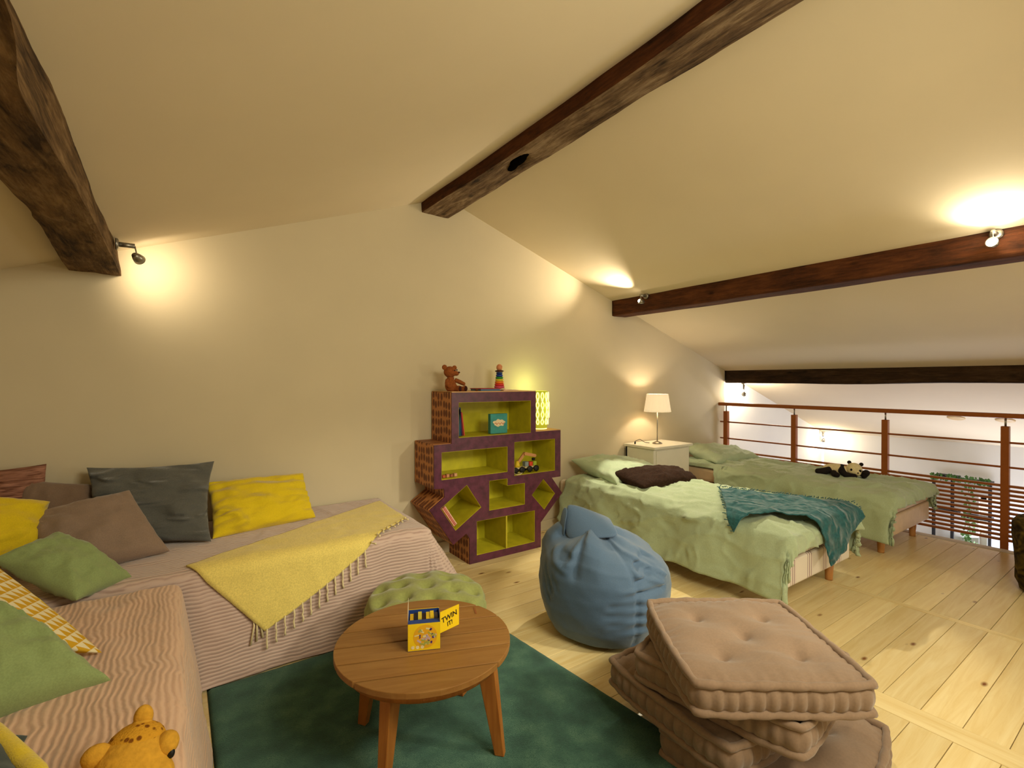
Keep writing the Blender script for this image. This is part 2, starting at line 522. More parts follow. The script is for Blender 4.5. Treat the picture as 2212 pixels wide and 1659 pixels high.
v, f = beam('b', [(YF, -0.50, -0.10, 1.76, 2.2), (0.87, -0.45, -0.177, 1.78, 2.2), (1.22, -0.42, -0.223, 1.80, 2.2), (1.87, -0.39, -0.232, 1.84, 2.2), (2.2, -0.397, -0.236, 1.856, 2.2), (2.34, -0.412, -0.24, 1.866, 2.2), (YW, -0.452, -0.243, 1.86, 2.1)], M_beamL, 0.008, 1, xrt=-0.272)
tag(mobj('ceiling_beam', v, f, M_beamL, smooth=False), 'crooked weathered oak beam on the left with a knobbly grey-brown underside', 'beam')
v, f = beam('b', [(YF, 1.49, 1.71, 2.54, 2.72), (0.9, 1.49, 1.685, 2.54, 2.72), (1.4, 1.506, 1.68, 2.54, 2.72), (2.2, 1.51, 1.70, 2.545, 2.72), (YW, 1.478, 1.70, 2.54, 2.72)], M_beamR, 0.006, 2, cuts=((2.25, 1.60, 0.09, 0.05),))
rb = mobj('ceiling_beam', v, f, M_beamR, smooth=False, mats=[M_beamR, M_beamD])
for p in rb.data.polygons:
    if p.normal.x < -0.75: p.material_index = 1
tag(rb, 'ridge beam with grey worm-eaten underside and a dark hole near its end', 'beam')
MB().ball((1.605, 2.25, 2.565), (0.030, 0.075, 0.026)).ball((1.585, 2.17, 2.562), (0.02, 0.05, 0.024)).ball((1.62, 2.33, 2.562), (0.022, 0.05, 0.022)).obj('rot_hole', M_pitch, rb, True)
def flat(o):
    o.data.polygons.foreach_set('use_smooth', [False] * len(o.data.polygons))
v, f = beam('b', [(YF, 3.475, 3.68, 1.935, 2.2), (YW, 3.475, 3.68, 1.935, 2.2)], M_beamD, 0.004, 3)
tag(mobj('ceiling_beam', v, f, M_beamD), 'straight dark brown purlin above the beds carrying two spotlights', 'beam')
v, f = beam('b', [(YF, 5.41, 5.62, 1.29, 1.55), (1.2, 5.41, 5.62, 1.292, 1.55), (2.0, 5.41, 5.62, 1.275, 1.55), (YW, 5.41, 5.62, 1.286, 1.55)], M_beamDD, 0.005, 4)
tag(mobj('ceiling_beam', v, f, M_beamDD), 'nearly black low beam above the orange guard rail', 'beam')

# ------------------------------------------------------------------ spotlights
def spotlight(loc, wall_n, aimv, label, glow=30):
    t = thing('spotlight', label, 'spotlight', loc, 'small spotlights on the beams')
    L = Vector(loc); n = Vector(wall_n).normalized(); a = Vector(aimv).normalized()
    q = n.to_track_quat('Z', 'Y').to_matrix().to_4x4()
    MB().lathe([(0.028, 0), (0.028, 0.008), (0.02, 0.014)], (0, 0, 0), 20, Matrix.Translation(L) @ q).obj('mounting_plate', M_steel, t, True)
    e = L + n * 0.075
    MB().tube([L + n * 0.01, e], 0.012, 12).obj('transformer_bar', M_steel, t, True)
    hpos = e + Vector((0.01, 0, -0.055))
    MB().tube([e, hpos], 0.003, 8).obj('arm', M_steel, t, True)
    qa = a.to_track_quat('Z', 'Y').to_matrix().to_4x4()
    MB().lathe([(0.006, -0.03), (0.014, -0.026), (0.022, 0.0), (0.026, 0.022), (0.022, 0.022), (0.012, 0.0)], (0, 0, 0), 20, Matrix.Translation(hpos) @ qa).obj('lamp_head', M_steel, t, True)
    MB().ball(hpos + a * 0.018, 0.014).obj('bulb', mat_emit('halogen_bulb', (1, 0.85, 0.6), glow), t, True)
    return hpos + a * 0.045

p = spotlight((-0.245, 3.02, 1.965), (1, 0, 0), (0.35, 0.9, -0.25), 'small steel spotlight on the crooked left beam, glaring on the gable wall')
light('SPOT', p, Vector(p) + Vector((0.35, 0.8, -0.10)), 6.5, (1, 0.82, 0.56), 0.02, spot=2.5, blend=1.0)
p = spotlight((3.47, 2.88, 2.07), (-1, 0, 0), (-0.8, 0.45, 0.25), 'small steel spotlight on the middle purlin near the gable wall, aimed left')
light('SPOT', p, Vector(p) + Vector((-1.0, 0.22, 0.36)), 62, (1, 0.84, 0.60), 0.02, spot=1.5, blend=0.9)
p = spotlight((3.47, 0.62, 2.06), (-1, 0, 0), (-0.85, 0.1, 0.1), 'dazzling spotlight on the middle purlin at the right edge, facing the room', 60)
light('SPOT', Vector(p) + Vector((0.0, -0.02, 0.03)), Vector(p) + Vector((-0.35, -0.05, 0.9)), 22, (1, 0.88, 0.66), 0.02, spot=2.4, blend=0.9)
light('POINT', Vector(p) + Vector((-0.02, -0.03, 0.03)), p, 2.0, (1, 0.88, 0.66), 0.02)
light('SPOT', (3.38, 2.70, 2.0), (2.75, 1.95, 0.0), 120, (1, 0.91, 0.68), 0.02, spot=1.02, blend=0.2)
p = spotlight((5.56, 3.15, 1.285), (0, 0, -1), (0.5, 0.5, -0.3), 'tiny spotlight under the low beam, lighting the stairwell wall')
light('POINT', (5.62, 3.13, 1.2), p, 17, (1, 0.88, 0.7), 0.02)
p = spotlight((7.92, 3.26, 0.56), (0, 0, -1), (0.5, 0.3, -0.6), 'tiny spotlight in the far low corner of the stairwell')
light('POINT', (7.80, 3.12, 0.42), p, 7, (1, 0.86, 0.66), 0.02)
for yy, lb in ((1.80, 'left one of two pale disc lights on the low ceiling past the rail'), (1.36, 'right one of two pale disc lights on the low ceiling past the rail')):
    zz = zc(7.0)
    q = Vector((-0.337, 0, -1)).to_track_quat('Z', 'Y').to_matrix().to_4x4()
    tag(MB().lathe([(0.075, 0), (0.075, 0.008), (0.06, 0.014)], (0, 0, 0), 24, Matrix.Translation((6.95, yy * 0.86, zc(6.95))) @ q).obj('disc_light', plain('brass_ring', (200, 170, 120), 0.5), None, True), lb, 'light')

# ------------------------------------------------------------------ guard rail
XR = 5.30
rail = thing('guard_rail', 'orange-brown metal guard rail with thin rods, low slats and wooden handrail', 'railing', (XR, 0.9, 0))
MB().box((XR - 0.03, YF, 1.018), (XR + 0.03, 3.315, 1.055), bevel=0.008).obj('handrail', M_rail, rail)
py = [3.215, 2.455, 1.665, 0.89, 0.11, -0.67, -1.45]
post_me = None
for y in py:
    b = MB().box((XR - 0.024, y - 0.024, -0.24), (XR + 0.024, y + 0.024, 0.955), bevel=0.003)
    b.obj('post', M_rail, rail)
    MB().tube([(XR, y, 0.95), (XR, y, 1.022)], 0.007, 10).obj('pin', M_steel, rail, True)
for z in (0.828, 0.636):
    MB().tube([(XR, YF, z), (XR, 3.29, z)], 0.0085, 10).obj('rod', M_rail, rail, True)
for k in range(13):
    z = 0.068 + 0.0352 * k
    MB().box((XR - 0.014, YF, z - 0.009), (XR + 0.014, 3.29, z + 0.009), bevel=0.002).obj('slat', M_rail, rail)

# dark iron plant stand with ivy against the far eave wall
pst = thing('plant_stand', 'dark iron stand with trailing green ivy on the wall beyond the rail', 'plant stand', (7.95, 1.7, -1.6))
b = MB()
for y in (1.46, 1.80, 1.98):
    b.box((7.93, y - 0.015, -2.7), (7.96, y + 0.015, 0.08))
b.obj('post', M_black, pst)
for z in (0.08, -0.35, -0.8):
    MB().box((7.86, 1.44, z), (8.03, 1.70, z + 0.03)).obj('shelf', M_black, pst)
    MB().box((7.86, 1.74, z + 0.02), (8.03, 1.96, z + 0.05)).obj('shelf', M_black, pst)
M_leaf = plain('ivy_leaf', (70, 105, 45), 0.6, 0.2)
b = MB()
for i in range(420):
    y = 1.62 + random.gauss(0, 0.035) if i % 3 else random.uniform(1.45, 1.98)
    z = random.uniform(-1.5, 0.12) if i % 3 else 0.10 + random.uniform(-0.02, 0.05)
    x = 7.84 + random.uniform(-0.04, 0.04)
    s_ = random.uniform(0.012, 0.026); a = random.uniform(0, PI)
    dx, dy = math.cos(a) * s_, math.sin(a) * s_
    b.add([(x-dx, y-dy, z), (x, y, z-s_), (x+dx, y+dy, z), (x, y, z+s_)], [(0, 1, 2, 3)])
tag(b.obj('ivy', M_leaf, pst), kind='stuff')

# ------------------------------------------------------------------ draping
def dpt(s, t, rect, zt, R=0.035, flare=0.08, off=0.0, fold=0.0, ff=9.0, ph=0.0, fx=None, zmin=0.012):
    x0, x1, y0, y1 = rect
    qx = min(max(s, x0), x1); qy = min(max(t, y0), y1)
    dx, dy = s - qx, t - qy
    d = math.hypot(dx, dy)
    if d < 1e-7: return Vector((s, t, zt + off))
    nx, ny = dx / d, dy / d
    Q = R * PI / 2
    if d < Q:
        a = d / R; out = R * math.sin(a); dn = R * (1 - math.cos(a))
        return Vector((qx + nx * (out + off * math.sin(a)), qy + ny * (out + off * math.sin(a)), zt - dn + off * math.cos(a)))
    fl_ = flare + (fx * abs(nx) if (fx and nx > 0) else 0)
    e = d - Q
    ang = math.atan2(ny, nx)
    cnr = min(abs(nx), abs(ny)) * 1.4
    rip = fold * (1 - cnr * 0.5) * min(1, e / 0.12) * math.sin(ff * (qx * abs(ny) + qy * abs(nx)) * 2 + 4 * cnr + ph)
    out = R + off + e * fl_ + max(-R * 0.6, rip) + 0.25 * fold
    z = zt - R - e * math.sqrt(max(0.05, 1 - fl_ * fl_))
    if z < zmin: out += (zmin - z) * 0.5; z = zmin
    return Vector((qx + nx * out, qy + ny * out, z))

def drape(name, rect, s0, s1, t0, t1, zt, mat, parent=None, nx=90, ny=110, puff=0.0, thick=0.008, seed=0, und=0.004, taper=None, **kw):
    v = []; f = []
    for j in range(ny + 1):
        for i in range(nx + 1):
            t = t0 + (t1 - t0) * j / ny
            e0, e1 = (s0, s1) if taper is None else taper(s0, s1, t)
            s = e0 + (e1 - e0) * i / nx
            wv = 0.012 * noise.noise(Vector((s * 4 + seed, t * 4, 3)))
            es = min(i, nx - i, j, ny - j)
            p = dpt(s, t, rect, zt, **kw)
            x0, x1, y0, y1 = rect
            inside = x0 < s < x1 and y0 < t < y1
            h = und * noise.fractal(Vector((s * 6, t * 6, seed)), 1.0, 2.0, 2)
            h += und * 1.8 * ((1 - abs(noise.noise(Vector((s * 5 + 9, t * 2.5 + s * 2, seed + 5)))) * 2) ** 3 + 0.5 * (1 - abs(noise.noise(Vector((s * 9 + t * 3, t * 6, seed + 8)))) * 2) ** 5)
            if inside:
                ed = min(s - x0, x1 - s, t - y0, y1 - t)
                p.z += h + puff * min(1, ed / 0.22) ** 0.6
            else:
                c = Vector(((x0+x1)/2, (y0+y1)/2, p.z)); dd = (p - c); dd.z = 0
                cf = min(1, max(x0 - s, s - x1, 0) / 0.1) * min(1, max(y0 - t, t - y1, 0) / 0.1)
                p += dd.normalized() * h * (1 - 0.8 * cf)
            v.append(p)
    n = nx + 1
    for j in range(ny):
        for i in range(nx):
            a = j * n + i
            f.append((a, a + 1, a + n + 1, a + n))
    o = mobj(name, v, f, mat, parent, True)
    sm = o.modifiers.new('t', 'SOLIDIFY'); sm.thickness = thick; sm.offset = -1
    return o

# ------------------------------------------------------------------ daybeds (L-shape) with quilted spreads
M_quA = mat_quilt('mauve_quilting', (202, 176, 164), (172, 144, 134), 'Y', 15)
M_quB = mat_quilt('rose_quilting', (218, 180, 152), (202, 162, 136), 'X', 19)
M_matt = fabric('mattress_ticking', (225, 215, 200))

def daybed(label, rect, zt, quilt_kw, qmat, qlabel):
    x0, x1, y0, y1 = rect
    t = thing('daybed', label, 'daybed', ((x0+x1)/2, (y0+y1)/2, 0))
    MB().box((x0 + 0.02, y0 + 0.02, 0.10), (x1 - 0.02, y1 - 0.005, 0.28), bevel=0.01).obj('box_base', M_bedwood, t)
    MB().box((x0 + 0.01, y0 + 0.01, 0.28), (x1 - 0.01, y1 - 0.005, zt - 0.012), bevel=0.03).obj('mattress', M_matt, t)
    for x in (x0 + 0.1, x1 - 0.1):
        for y in (y0 + 0.1, y1 - 0.1):
            MB().lathe([(0.02, 0.0), (0.028, 0.1)], (x, y, 0), 12).obj('leg', M_teakleg, t, True)
    q = drape('bedspread', rect, zt=zt, mat=qmat, **quilt_kw)
    tag(q, qlabel, 'bedspread')
    return t

RA = (-0.93, 1.12, 2.475, 3.27)
daybed('daybed along the gable wall with a mauve quilted spread', RA, 0.492,
       dict(s0=-0.93, s1=1.58, t0=2.475 - 0.515, t1=3.27, nx=170, ny=90, flare=0.09, fold=0.008, ff=6, fx=0.42, und=0.003, seed=1, R=0.045), M_quA,
       'mauve wavy-quilted bedspread draped over the daybed at the gable wall')
RB = (-0.93, -0.03, 0.42, 2.35)
daybed('daybed along the left wall with a rose quilted spread', RB, 0.485,
       dict(s0=-0.93, s1=0.47, t0=0.42, t1=2.40, nx=90, ny=150, flare=0.16, fold=0.006, ff=5, und=0.004, seed=2, R=0.045, ph=1.0), M_quB,
       'rose wavy-quilted bedspread on the left daybed nearest the viewer')

# yellow fringed throw over the corner of the gable daybed
M_throw = fabric('yellow_throw', (226, 204, 112), 700, 0.12, 0.3, 5)
M_fringe = plain('cream_fringe', (226, 210, 165), 0.9)
def cloth_patch(name, quad, rect, zt, mat, off, n=60, thick=0.006, bow=None, seed=0, und=0.004, parent=None, **kw):
    A, B, Cc, D = [Vector((*p, 0)) for p in quad]
    v = []; f = []
    for j in range(n + 1):
        for i in range(n + 1):
            u = i / n; w_ = j / n
            p = (A * (1-u) + B * u) * (1-w_) + (D * (1-u) + Cc * u) * w_
            if bow: p += Vector((*bow(u, w_), 0))
            q = dpt(p.x, p.y, rect, zt, off=off, **kw)
            h = und * (noise.fractal(Vector((p.x * 9, p.y * 9, seed)), 1.0, 2.0, 4) + 0.9)
            x0, x1, y0, y1 = rect
            if x0 < p.x < x1 and y0 < p.y < y1: q.z += max(0, h)
            else: q += Vector((0, -1 if p.y < y0 else 0, 0)) * abs(h)
            v.append(q)
    m = n + 1
    for j in range(n):
        for i in range(n):
            a = j * m + i; f.append((a, a+1, a+m+1, a+m))
    o = mobj(name, v, f, mat, parent, True)
    s_ = o.modifiers.new('t', 'SOLIDIFY'); s_.thickness = thick; s_.offset = 1
    return o
kwA = dict(R=0.045, flare=0.09)
thr = thing('throw_blanket', 'yellow woven throw with cream tassels draped over the mauve bedspread', 'throw', (0.6, 2.6, 0.5))
quad = ((0.03, 2.49), (1.10, 3.12), (1.09, 2.64), (0.32, 2.475 - 0.335))   # A, B, C, D
cloth_patch('throw_cloth', quad, RA, 0.492, M_throw, 0.016, bow=lambda u, w_: (0, -0.035 * math.sin(PI * u) * w_), seed=3, parent=thr, **kwA)
cloth_patch('folded_layer', ((0.03, 2.50), (0.5, 2.70), (0.5, 2.5), (0.27, 2.475 - 0.27)), RA, 0.492, M_throw, 0.008, n=30, seed=4, parent=thr, **kwA)
for k in range(21):
    u = 0.01 + k / 20 * 0.97
    a = Vector(quad[3]) * (1 - u) + Vector(quad[2]) * u
    p = Vector((a.x, a.y - 0.035 * math.sin(PI * u), 0))
    q = dpt(p.x, p.y, RA, 0.492, off=0.020, **kwA)
    pts = [q + Vector((0, 0.0, 0.006))]
    d_in = p.y >= RA[2] - 0.05
    for i in range(1, 6):
        if d_in: st = Vector((0.006 * math.sin(k * 1.7 + i), -0.008 * i, 0.001))
        else: st = Vector((random.uniform(-0.003, 0.003), -0.0015 * i, -0.016 * i))
        pts.append(q + st)
    MB().tube(pts, [0.003, 0.0045, 0.003, 0.004, 0.004, 0.005], 6).obj('tassel', M_fringe, thr, True)
for k in range(3):
    q = dpt(0.275 + 0.012 * k, 2.475 - 0.27 + 0.01 * k, RA, 0.492, off=0.014, **kwA)
    MB().tube([q, q + Vector((0.002, -0.004, -0.03)), q + Vector((-0.012 + 0.012 * k, -0.006, -0.11))], [0.003, 0.004, 0.005], 6).obj('tassel', M_fringe, thr, True)

# ------------------------------------------------------------------ pillows
def pillow(name, BL, BR, TR, TL, th, mat, label, cat='cushion', pinch=0.05, gather=0.0, seed=0, n=36, piping=None, group=None, back=None, asym=0.0):
    BL, BR, TR, TL = map(Vector, (BL, BR, TR, TL))
    nrm = (BR - BL).cross(TL - BL).normalized()
    ctr = (BL + BR + TR + TL) / 4
    v = []; f = []
    def P(u, w_, sgn):
        uu_ = u * (1 - pinch * (1 - w_ * w_)); ww = w_ * (1 - pinch * (1 - u * u))
        a = (uu_ + 1) / 2; b_ = (ww + 1) / 2
        p = (BL * (1-a) + BR * a) * (1-b_) + (TL * (1-a) + TR * a) * b_
        prof = (max(0, 1 - u**2) * max(0, 1 - w_**2)) ** 0.42
        h = th / 2 * prof
        wr = noise.fractal(Vector((u * 2.2 + seed, w_ * 2.2, sgn * 3)), 1.0, 2.0, 4) * th * 0.11 * min(1, prof * 2)
        rn = 1 - abs(noise.noise(Vector((u * 1.6 + seed * 3, w_ * 3.4, sgn + seed)))) * 2
        rn2 = 1 - abs(noise.noise(Vector((u * 4.2 + seed, w_ * 2.0, sgn * 2 + seed)))) * 2
        wr += th * (0.055 * rn ** 3 + 0.03 * rn2 ** 3) * min(1, prof * 1.5)
        g = gather * th * math.sin(w_ * 20 + 2 * math.sin(seed + w_ * 5)) * math.exp(-(1 - abs(u)) * 4) * min(1, prof * 1.6)
        return p + nrm * sgn * (h + wr + g) * (1 + asym * sgn)
    for sgn in (1, -1):
        for j in range(n + 1):
            for i in range(n + 1):
                v.append(P(math.sin((2*i/n - 1) * PI/2), math.sin((2*j/n - 1) * PI/2), sgn))
    m = n + 1; K = m * m
    for j in range(n):
        for i in range(n):
            a = j * m + i
            f.append((a, a+1, a+m+1, a+m)); f.append((K+a, K+a+m, K+a+m+1, K+a+1))
    o = mobj(name, v, f, mat, None, True, mats=[mat, back] if back else None, fm=[k % 2 for k in range(len(f))] if back else None)
    wd = o.modifiers.new('w', 'WELD'); wd.merge_threshold = 0.0005
    tag(o, label, cat, group)
    if piping:
        b = MB(); pts = []
        for k in range(96):
            s_ = k / 96 * 4; e = int(s_); r_ = (s_ - e) * 2 - 1
            u, w_ = [(r_, -1), (1, r_), (-r_, 1), (-1, -r_)][e]
            pts.append(P(u, w_, 1))
        b.tube(pts, 0.006, 8, closed=True); b.obj('piping', piping, o, True)
    return o

F_grey = fabric('slate_linen', (92, 92, 88), 900, 0.15, 0.9, 6, wd=0.035, an=(0.8, 0.8, 3.0))
F_yel = fabric('yellow_cotton', (218, 190, 30), 900, 0.08, 0.7, 5, wd=0.03, an=(1, 1, 2.2))
F_taupe = fabric('taupe_cotton', (140, 118, 102), 900, 0.08, 0.3, 4)
F_brown = fabric('brown_cotton', (124, 102, 86), 900, 0.08, 0.3, 4)
F_green = fabric('sage_cotton', (140, 156, 102), 900, 0.08, 0.4, 5)
F_teal = fabric('dark_teal_cotton', (52, 62, 60), 900, 0.1, 0.4, 5)

def mat_shag():
    m, t, b = nt('rust_crinkled_velvet', 0.7, 0.3)
    v = mapping(t, (6, 6, 60)); n = N(t, 'ShaderNodeTexNoise', Scale=1.5, Detail=5.0, Distortion=1.0)
    t.links.new(v, n.inputs['Vector'])
    t.links.new(ramp(t, n.outputs[0], [(0.35, lin((96, 56, 40))), (0.6, lin((160, 112, 92)))]), b.inputs['Base Color'])
    bump(t, b, n.outputs[0], 0.7, 0.012); return m
def mat_leafprint():
    m, t, b = nt('yellow_leaf_print', 0.9, 0.15)
    v = mapping(t, (1, 1, 1), (0.3, 0.5, 0.6))
    br = N(t, 'ShaderNodeTexWave', Scale=9.0, wave_type='BANDS', bands_direction='Z', wave_profile='SAW')
    w2 = N(t, 'ShaderNodeTexWave', Scale=15.0, wave_type='BANDS', bands_direction='Y', wave_profile='TRI')
    # rows of slim triangles: threshold of one wave by the other
    t.links.new(v, br.inputs['Vector']); 
    sh = N(t, 'ShaderNodeVectorMath', operation='ADD'); t.links.new(v, sh.inputs[0]); sh.inputs[1].default_value = (0, 0.01, 0)
    t.links.new(sh.outputs[0], w2.inputs['Vector'])
    gt = N(t, 'ShaderNodeMath', operation='GREATER_THAN'); t.links.new(br.outputs[1], gt.inputs[0]); t.links.new(w2.outputs[1], gt.inputs[1])
    t.links.new(ramp(t, gt.outputs[0], [(0.45, lin((208, 160, 40))), (0.55, lin((232, 218, 180)))]), b.inputs['Base Color'])
    n = N(t, 'ShaderNodeTexNoise', Scale=8.0); bump(t, b, n.outputs[0], 0.2, 0.01)
    return m

pillow('cushion', (-0.80, 3.06, 0.50), (-0.50, 3.06, 0.50), (-0.525, 3.23, 0.895), (-0.86, 3.21, 0.885), 0.12, mat_shag(), 'rusty mauve crinkled cushion in the corner, furthest left at the wall', gather=0.05, seed=11)
pillow('cushion', (-0.62, 2.99, 0.50), (-0.30, 2.99, 0.50), (-0.34, 3.2, 0.775), (-0.605, 3.2, 0.835), 0.12, F_brown, 'plain brown cushion half hidden behind the slate and taupe ones', seed=12)
pillow('cushion', (-0.345, 2.975, 0.505), (0.137, 2.81, 0.505), (0.172, 3.2, 0.847), (-0.374, 3.2, 0.866), 0.15, F_grey, 'large slate grey crumpled linen cushion against the gable wall', gather=0.10, seed=13, pinch=0.10)
pillow('cushion', (0.145, 2.87, 0.50), (0.668, 2.985, 0.50), (0.647, 3.22, 0.722), (0.13, 3.16, 0.735), 0.13, F_yel, 'bright yellow oblong cushion right of the slate grey one', gather=0.17, seed=14)
pillow('cushion', (-0.84, 2.60, 0.52), (-0.475, 2.76, 0.575), (-0.463, 2.92, 0.765), (-0.80, 2.86, 0.87), 0.16, F_yel, 'bright yellow cushion cut by the left picture edge', gather=0.0, seed=15)
pillow('cushion', (-0.42, 2.63, 0.505), (-0.03, 2.745, 0.51), (-0.19, 2.95, 0.775), (-0.54, 2.88, 0.725), 0.15, F_taupe, 'taupe cushion leaning in front of the large slate grey one', seed=16, pinch=0.06)
pillow('cushion', (-0.302, 2.335, 0.505), (-0.155, 2.515, 0.495), (-0.395, 2.65, 0.686), (-0.545, 2.48, 0.66), 0.13, F_green, 'sage green cushion between the taupe one and the leaf-print one', seed=17, pinch=0.05)
pillow('cushion', (-0.54, 2.126, 0.50), (-0.184, 1.858, 0.497), (-0.48, 2.20, 0.715), (-0.80, 2.44, 0.72), 0.17, mat_leafprint(), 'cream cushion printed with rows of yellow leaf shapes', seed=18, pinch=-0.04, back=F_yel, asym=0.75)
pillow('cushion', (-0.50, 1.60, 0.50), (-0.148, 1.685, 0.49), (-0.34, 1.86, 0.62), (-0.62, 2.06, 0.76), 0.19, F_green, 'sage green cushion nearest the viewer on the rose bedspread', seed=19, pinch=0.05, gather=0.03)
pillow('cushion', (-0.52, 1.34, 0.525), (-0.262, 1.300, 0.525), (-0.268, 1.455, 0.53), (-0.52, 1.56, 0.55), 0.06, F_teal, 'dark teal cushion corner peeping out under the nearest green cushion', seed=20)
tcu = pillow('cushion', (-0.50, 1.06, 0.600), (-0.205, 1.13, 0.600), (-0.325, 1.44, 0.600), (-0.60, 1.34, 0.615), 0.07, F_teal, 'dark teal cushion with wide yellow border, bottom left corner', seed=21, pinch=0.0)
MB().tube([(-0.38, 1.50, 0.590), (-0.345, 1.45, 0.595), (-0.303, 1.374, 0.60), (-0.27, 1.309, 0.60), (-0.239, 1.248, 0.60), (-0.208, 1.185, 0.60), (-0.18, 1.10, 0.60)], 0.017, 12).obj('border', F_yel, tcu, True)

# ------------------------------------------------------------------ single beds
M_duvet = fabric('sage_duvet', (172, 186, 152), 500, 0.05, 0.7, 5, wd=0.025)
M_sheet = fabric('sage_pillowcase', (176, 190, 158), 500, 0.05, 0.6, 6, wd=0.02)
def mat_stripe():
    m, t, b = nt('striped_ticking', 0.85, 0.2)
    v = mapping(t)
    wv = N(t, 'ShaderNodeTexWave', Scale=1.6, wave_type='BANDS', bands_direction='X', wave_profile='SIN'); t.links.new(v, wv.inputs['Vector'])
    w2 = N(t, 'ShaderNodeTexWave', Scale=14.0, wave_type='BANDS', bands_direction='X'); t.links.new(v, w2.inputs['Vector'])
    mu = N(t, 'ShaderNodeMath', operation='MULTIPLY'); t.links.new(wv.outputs[1], mu.inputs[0]); t.links.new(w2.outputs[1], mu.inputs[1])
    t.links.new(ramp(t, mu.outputs[0], [(0.68, lin((232, 220, 205))), (0.75, lin((150, 115, 120)))]), b.inputs['Base Color']); return m
M_stripe = mat_stripe()
def single_bed(label, x0, x1, y0, y1, zt, seed, dl, dcat, ov, footlen):
    t = thing('single_bed', label, 'bed', ((x0+x1)/2, (y0+y1)/2, 0))
    MB().box((x0, y0, 0.15), (x1, y1, 0.30), bevel=0.012).obj('box_spring', M_bedwood if seed == 2 else M_stripe, t)
    MB().box((x0, y0, 0.302), (x1, y1, zt - 0.02), bevel=0.03).obj('mattress', M_bedwood if seed == 2 else M_stripe, t)
    for x in (x0 + 0.08, x1 - 0.08):
        for y in (y0 + 0.09, y1 - 0.09):
            MB().lathe([(0.022, 0.0), (0.022, 0.01), (0.03, 0.15)], (x, y, 0), 14).obj('leg', M_bleg, t, True)
    q = drape('duvet', (x0, x1, y0, y1), x0 - ov, x1 + (0.30 if seed == 1 else 0.24), y0 - footlen, y1 - 0.12, zt, M_duvet, None, 110, 170, puff=0.018, thick=0.012, seed=seed * 7, und=0.013, flare=0.10, fold=0.018, ff=7, ph=seed, R=0.04,
              taper=lambda a, c, t: (a if seed == 1 or t < 2.6 else max(a, x0 - 0.36 + min(1, (t - 2.6) / 0.15) * 0.35), c if t < 2.3 else c - min(1, (t - 2.3) / 0.4) * 0.27))
    tag(q, dl, 'duvet')
    return t, q
single_bed('single bed nearer the viewer with a white striped foot end', 2.78, 3.60, 1.32, 3.27, 0.455, 1, 'sage duvet on the nearer bed, hanging to the floor', 'duvet', 0.38, 0.12)
single_bed('single bed beside the guard rail with a pale base', 4.33, 5.18, 1.32, 3.27, 0.455, 2, 'sage duvet on the bed next to the guard rail', 'duvet', 0.36, 0.10)
# thin black buttons on the far duvet hem
pillow('bed_pillow', (2.86, 2.66, 0.49), (3.55, 2.70, 0.49), (3.50, 3.20, 0.54), (2.88, 3.22, 0.60), 0.19, M_sheet, 'sage pillow at the head of the nearer bed', 'pillow', gather=0.03, seed=31)
pillow('bed_pillow', (4.42, 2.78, 0.49), (5.12, 2.72, 0.49), (5.14, 3.16, 0.50), (4.45, 3.22, 0.60), 0.20, M_sheet, 'sage pillow on the bed by the guard rail', 'pillow', gather=0.03, seed=32)
pillow('cushion', (2.91, 2.43, 0.500), (3.56, 2.42, 0.490), (3.58, 2.70, 0.500), (2.95, 2.80, 0.545), 0.165, fabric('chocolate_fur', (48, 30, 20), 300, 0.3, 0.25, 12, fuzz=0.0), 'chocolate brown plush cushion lying on the nearer bed', seed=33, pinch=-0.10)

# teal fringed throw
M_teal = fabric('teal_gauze', (38, 88, 92), 300, 0.25, 0.9, 9, wd=0.025)
RB1 = (2.78, 3.60, 1.32, 3.27)
tt = thing('throw_blanket', 'teal frayed throw crumpled over the foot of the nearer bed', 'throw', (3.2, 1.5, 0.47))
tq = ((3.30, 2.05), (3.61, 1.24), (3.10, 1.03), (2.66, 1.60))
bowt = lambda u, w_: (0.08 * math.sin(PI * u) * w_, 0.09 * math.sin(PI * min(1, u * 1.0)) * w_)
cloth_patch('throw_cloth', tq, RB1, 0.497, M_teal, 0.012, n=80, bow=bowt, seed=8, und=0.016, parent=tt, R=0.045, flare=0.12, fold=0.012)
b = MB()
for k in range(70):
    u = k / 69
    a = Vector(tq[0]) * (1-u) + Vector(tq[1]) * u
    q = dpt(a.x, a.y, RB1, 0.497, off=0.016, R=0.045, flare=0.12) + Vector((0, 0, 0.012))
    b.tube([q, q + Vector((0.02 + random.uniform(-0.01, 0.012), 0.01 * random.uniform(-1, 1), random.uniform(-0.004, 0.008)))], 0.0028, 5)
for k in range(24):
    u = k / 23
    a = Vector(tq[0]) * (1-u) + Vector(tq[3]) * u
    q = dpt(a.x, a.y, RB1, 0.497, off=0.016, R=0.045, flare=0.12) + Vector((0, 0, 0.008))
    b.tube([q, q + Vector((random.uniform(-0.01, 0.01), 0.02, random.uniform(-0.004, 0.004)))], 0.0028, 5)
tag(b.obj('frayed_fringe', M_teal, tt, True), kind='stuff')

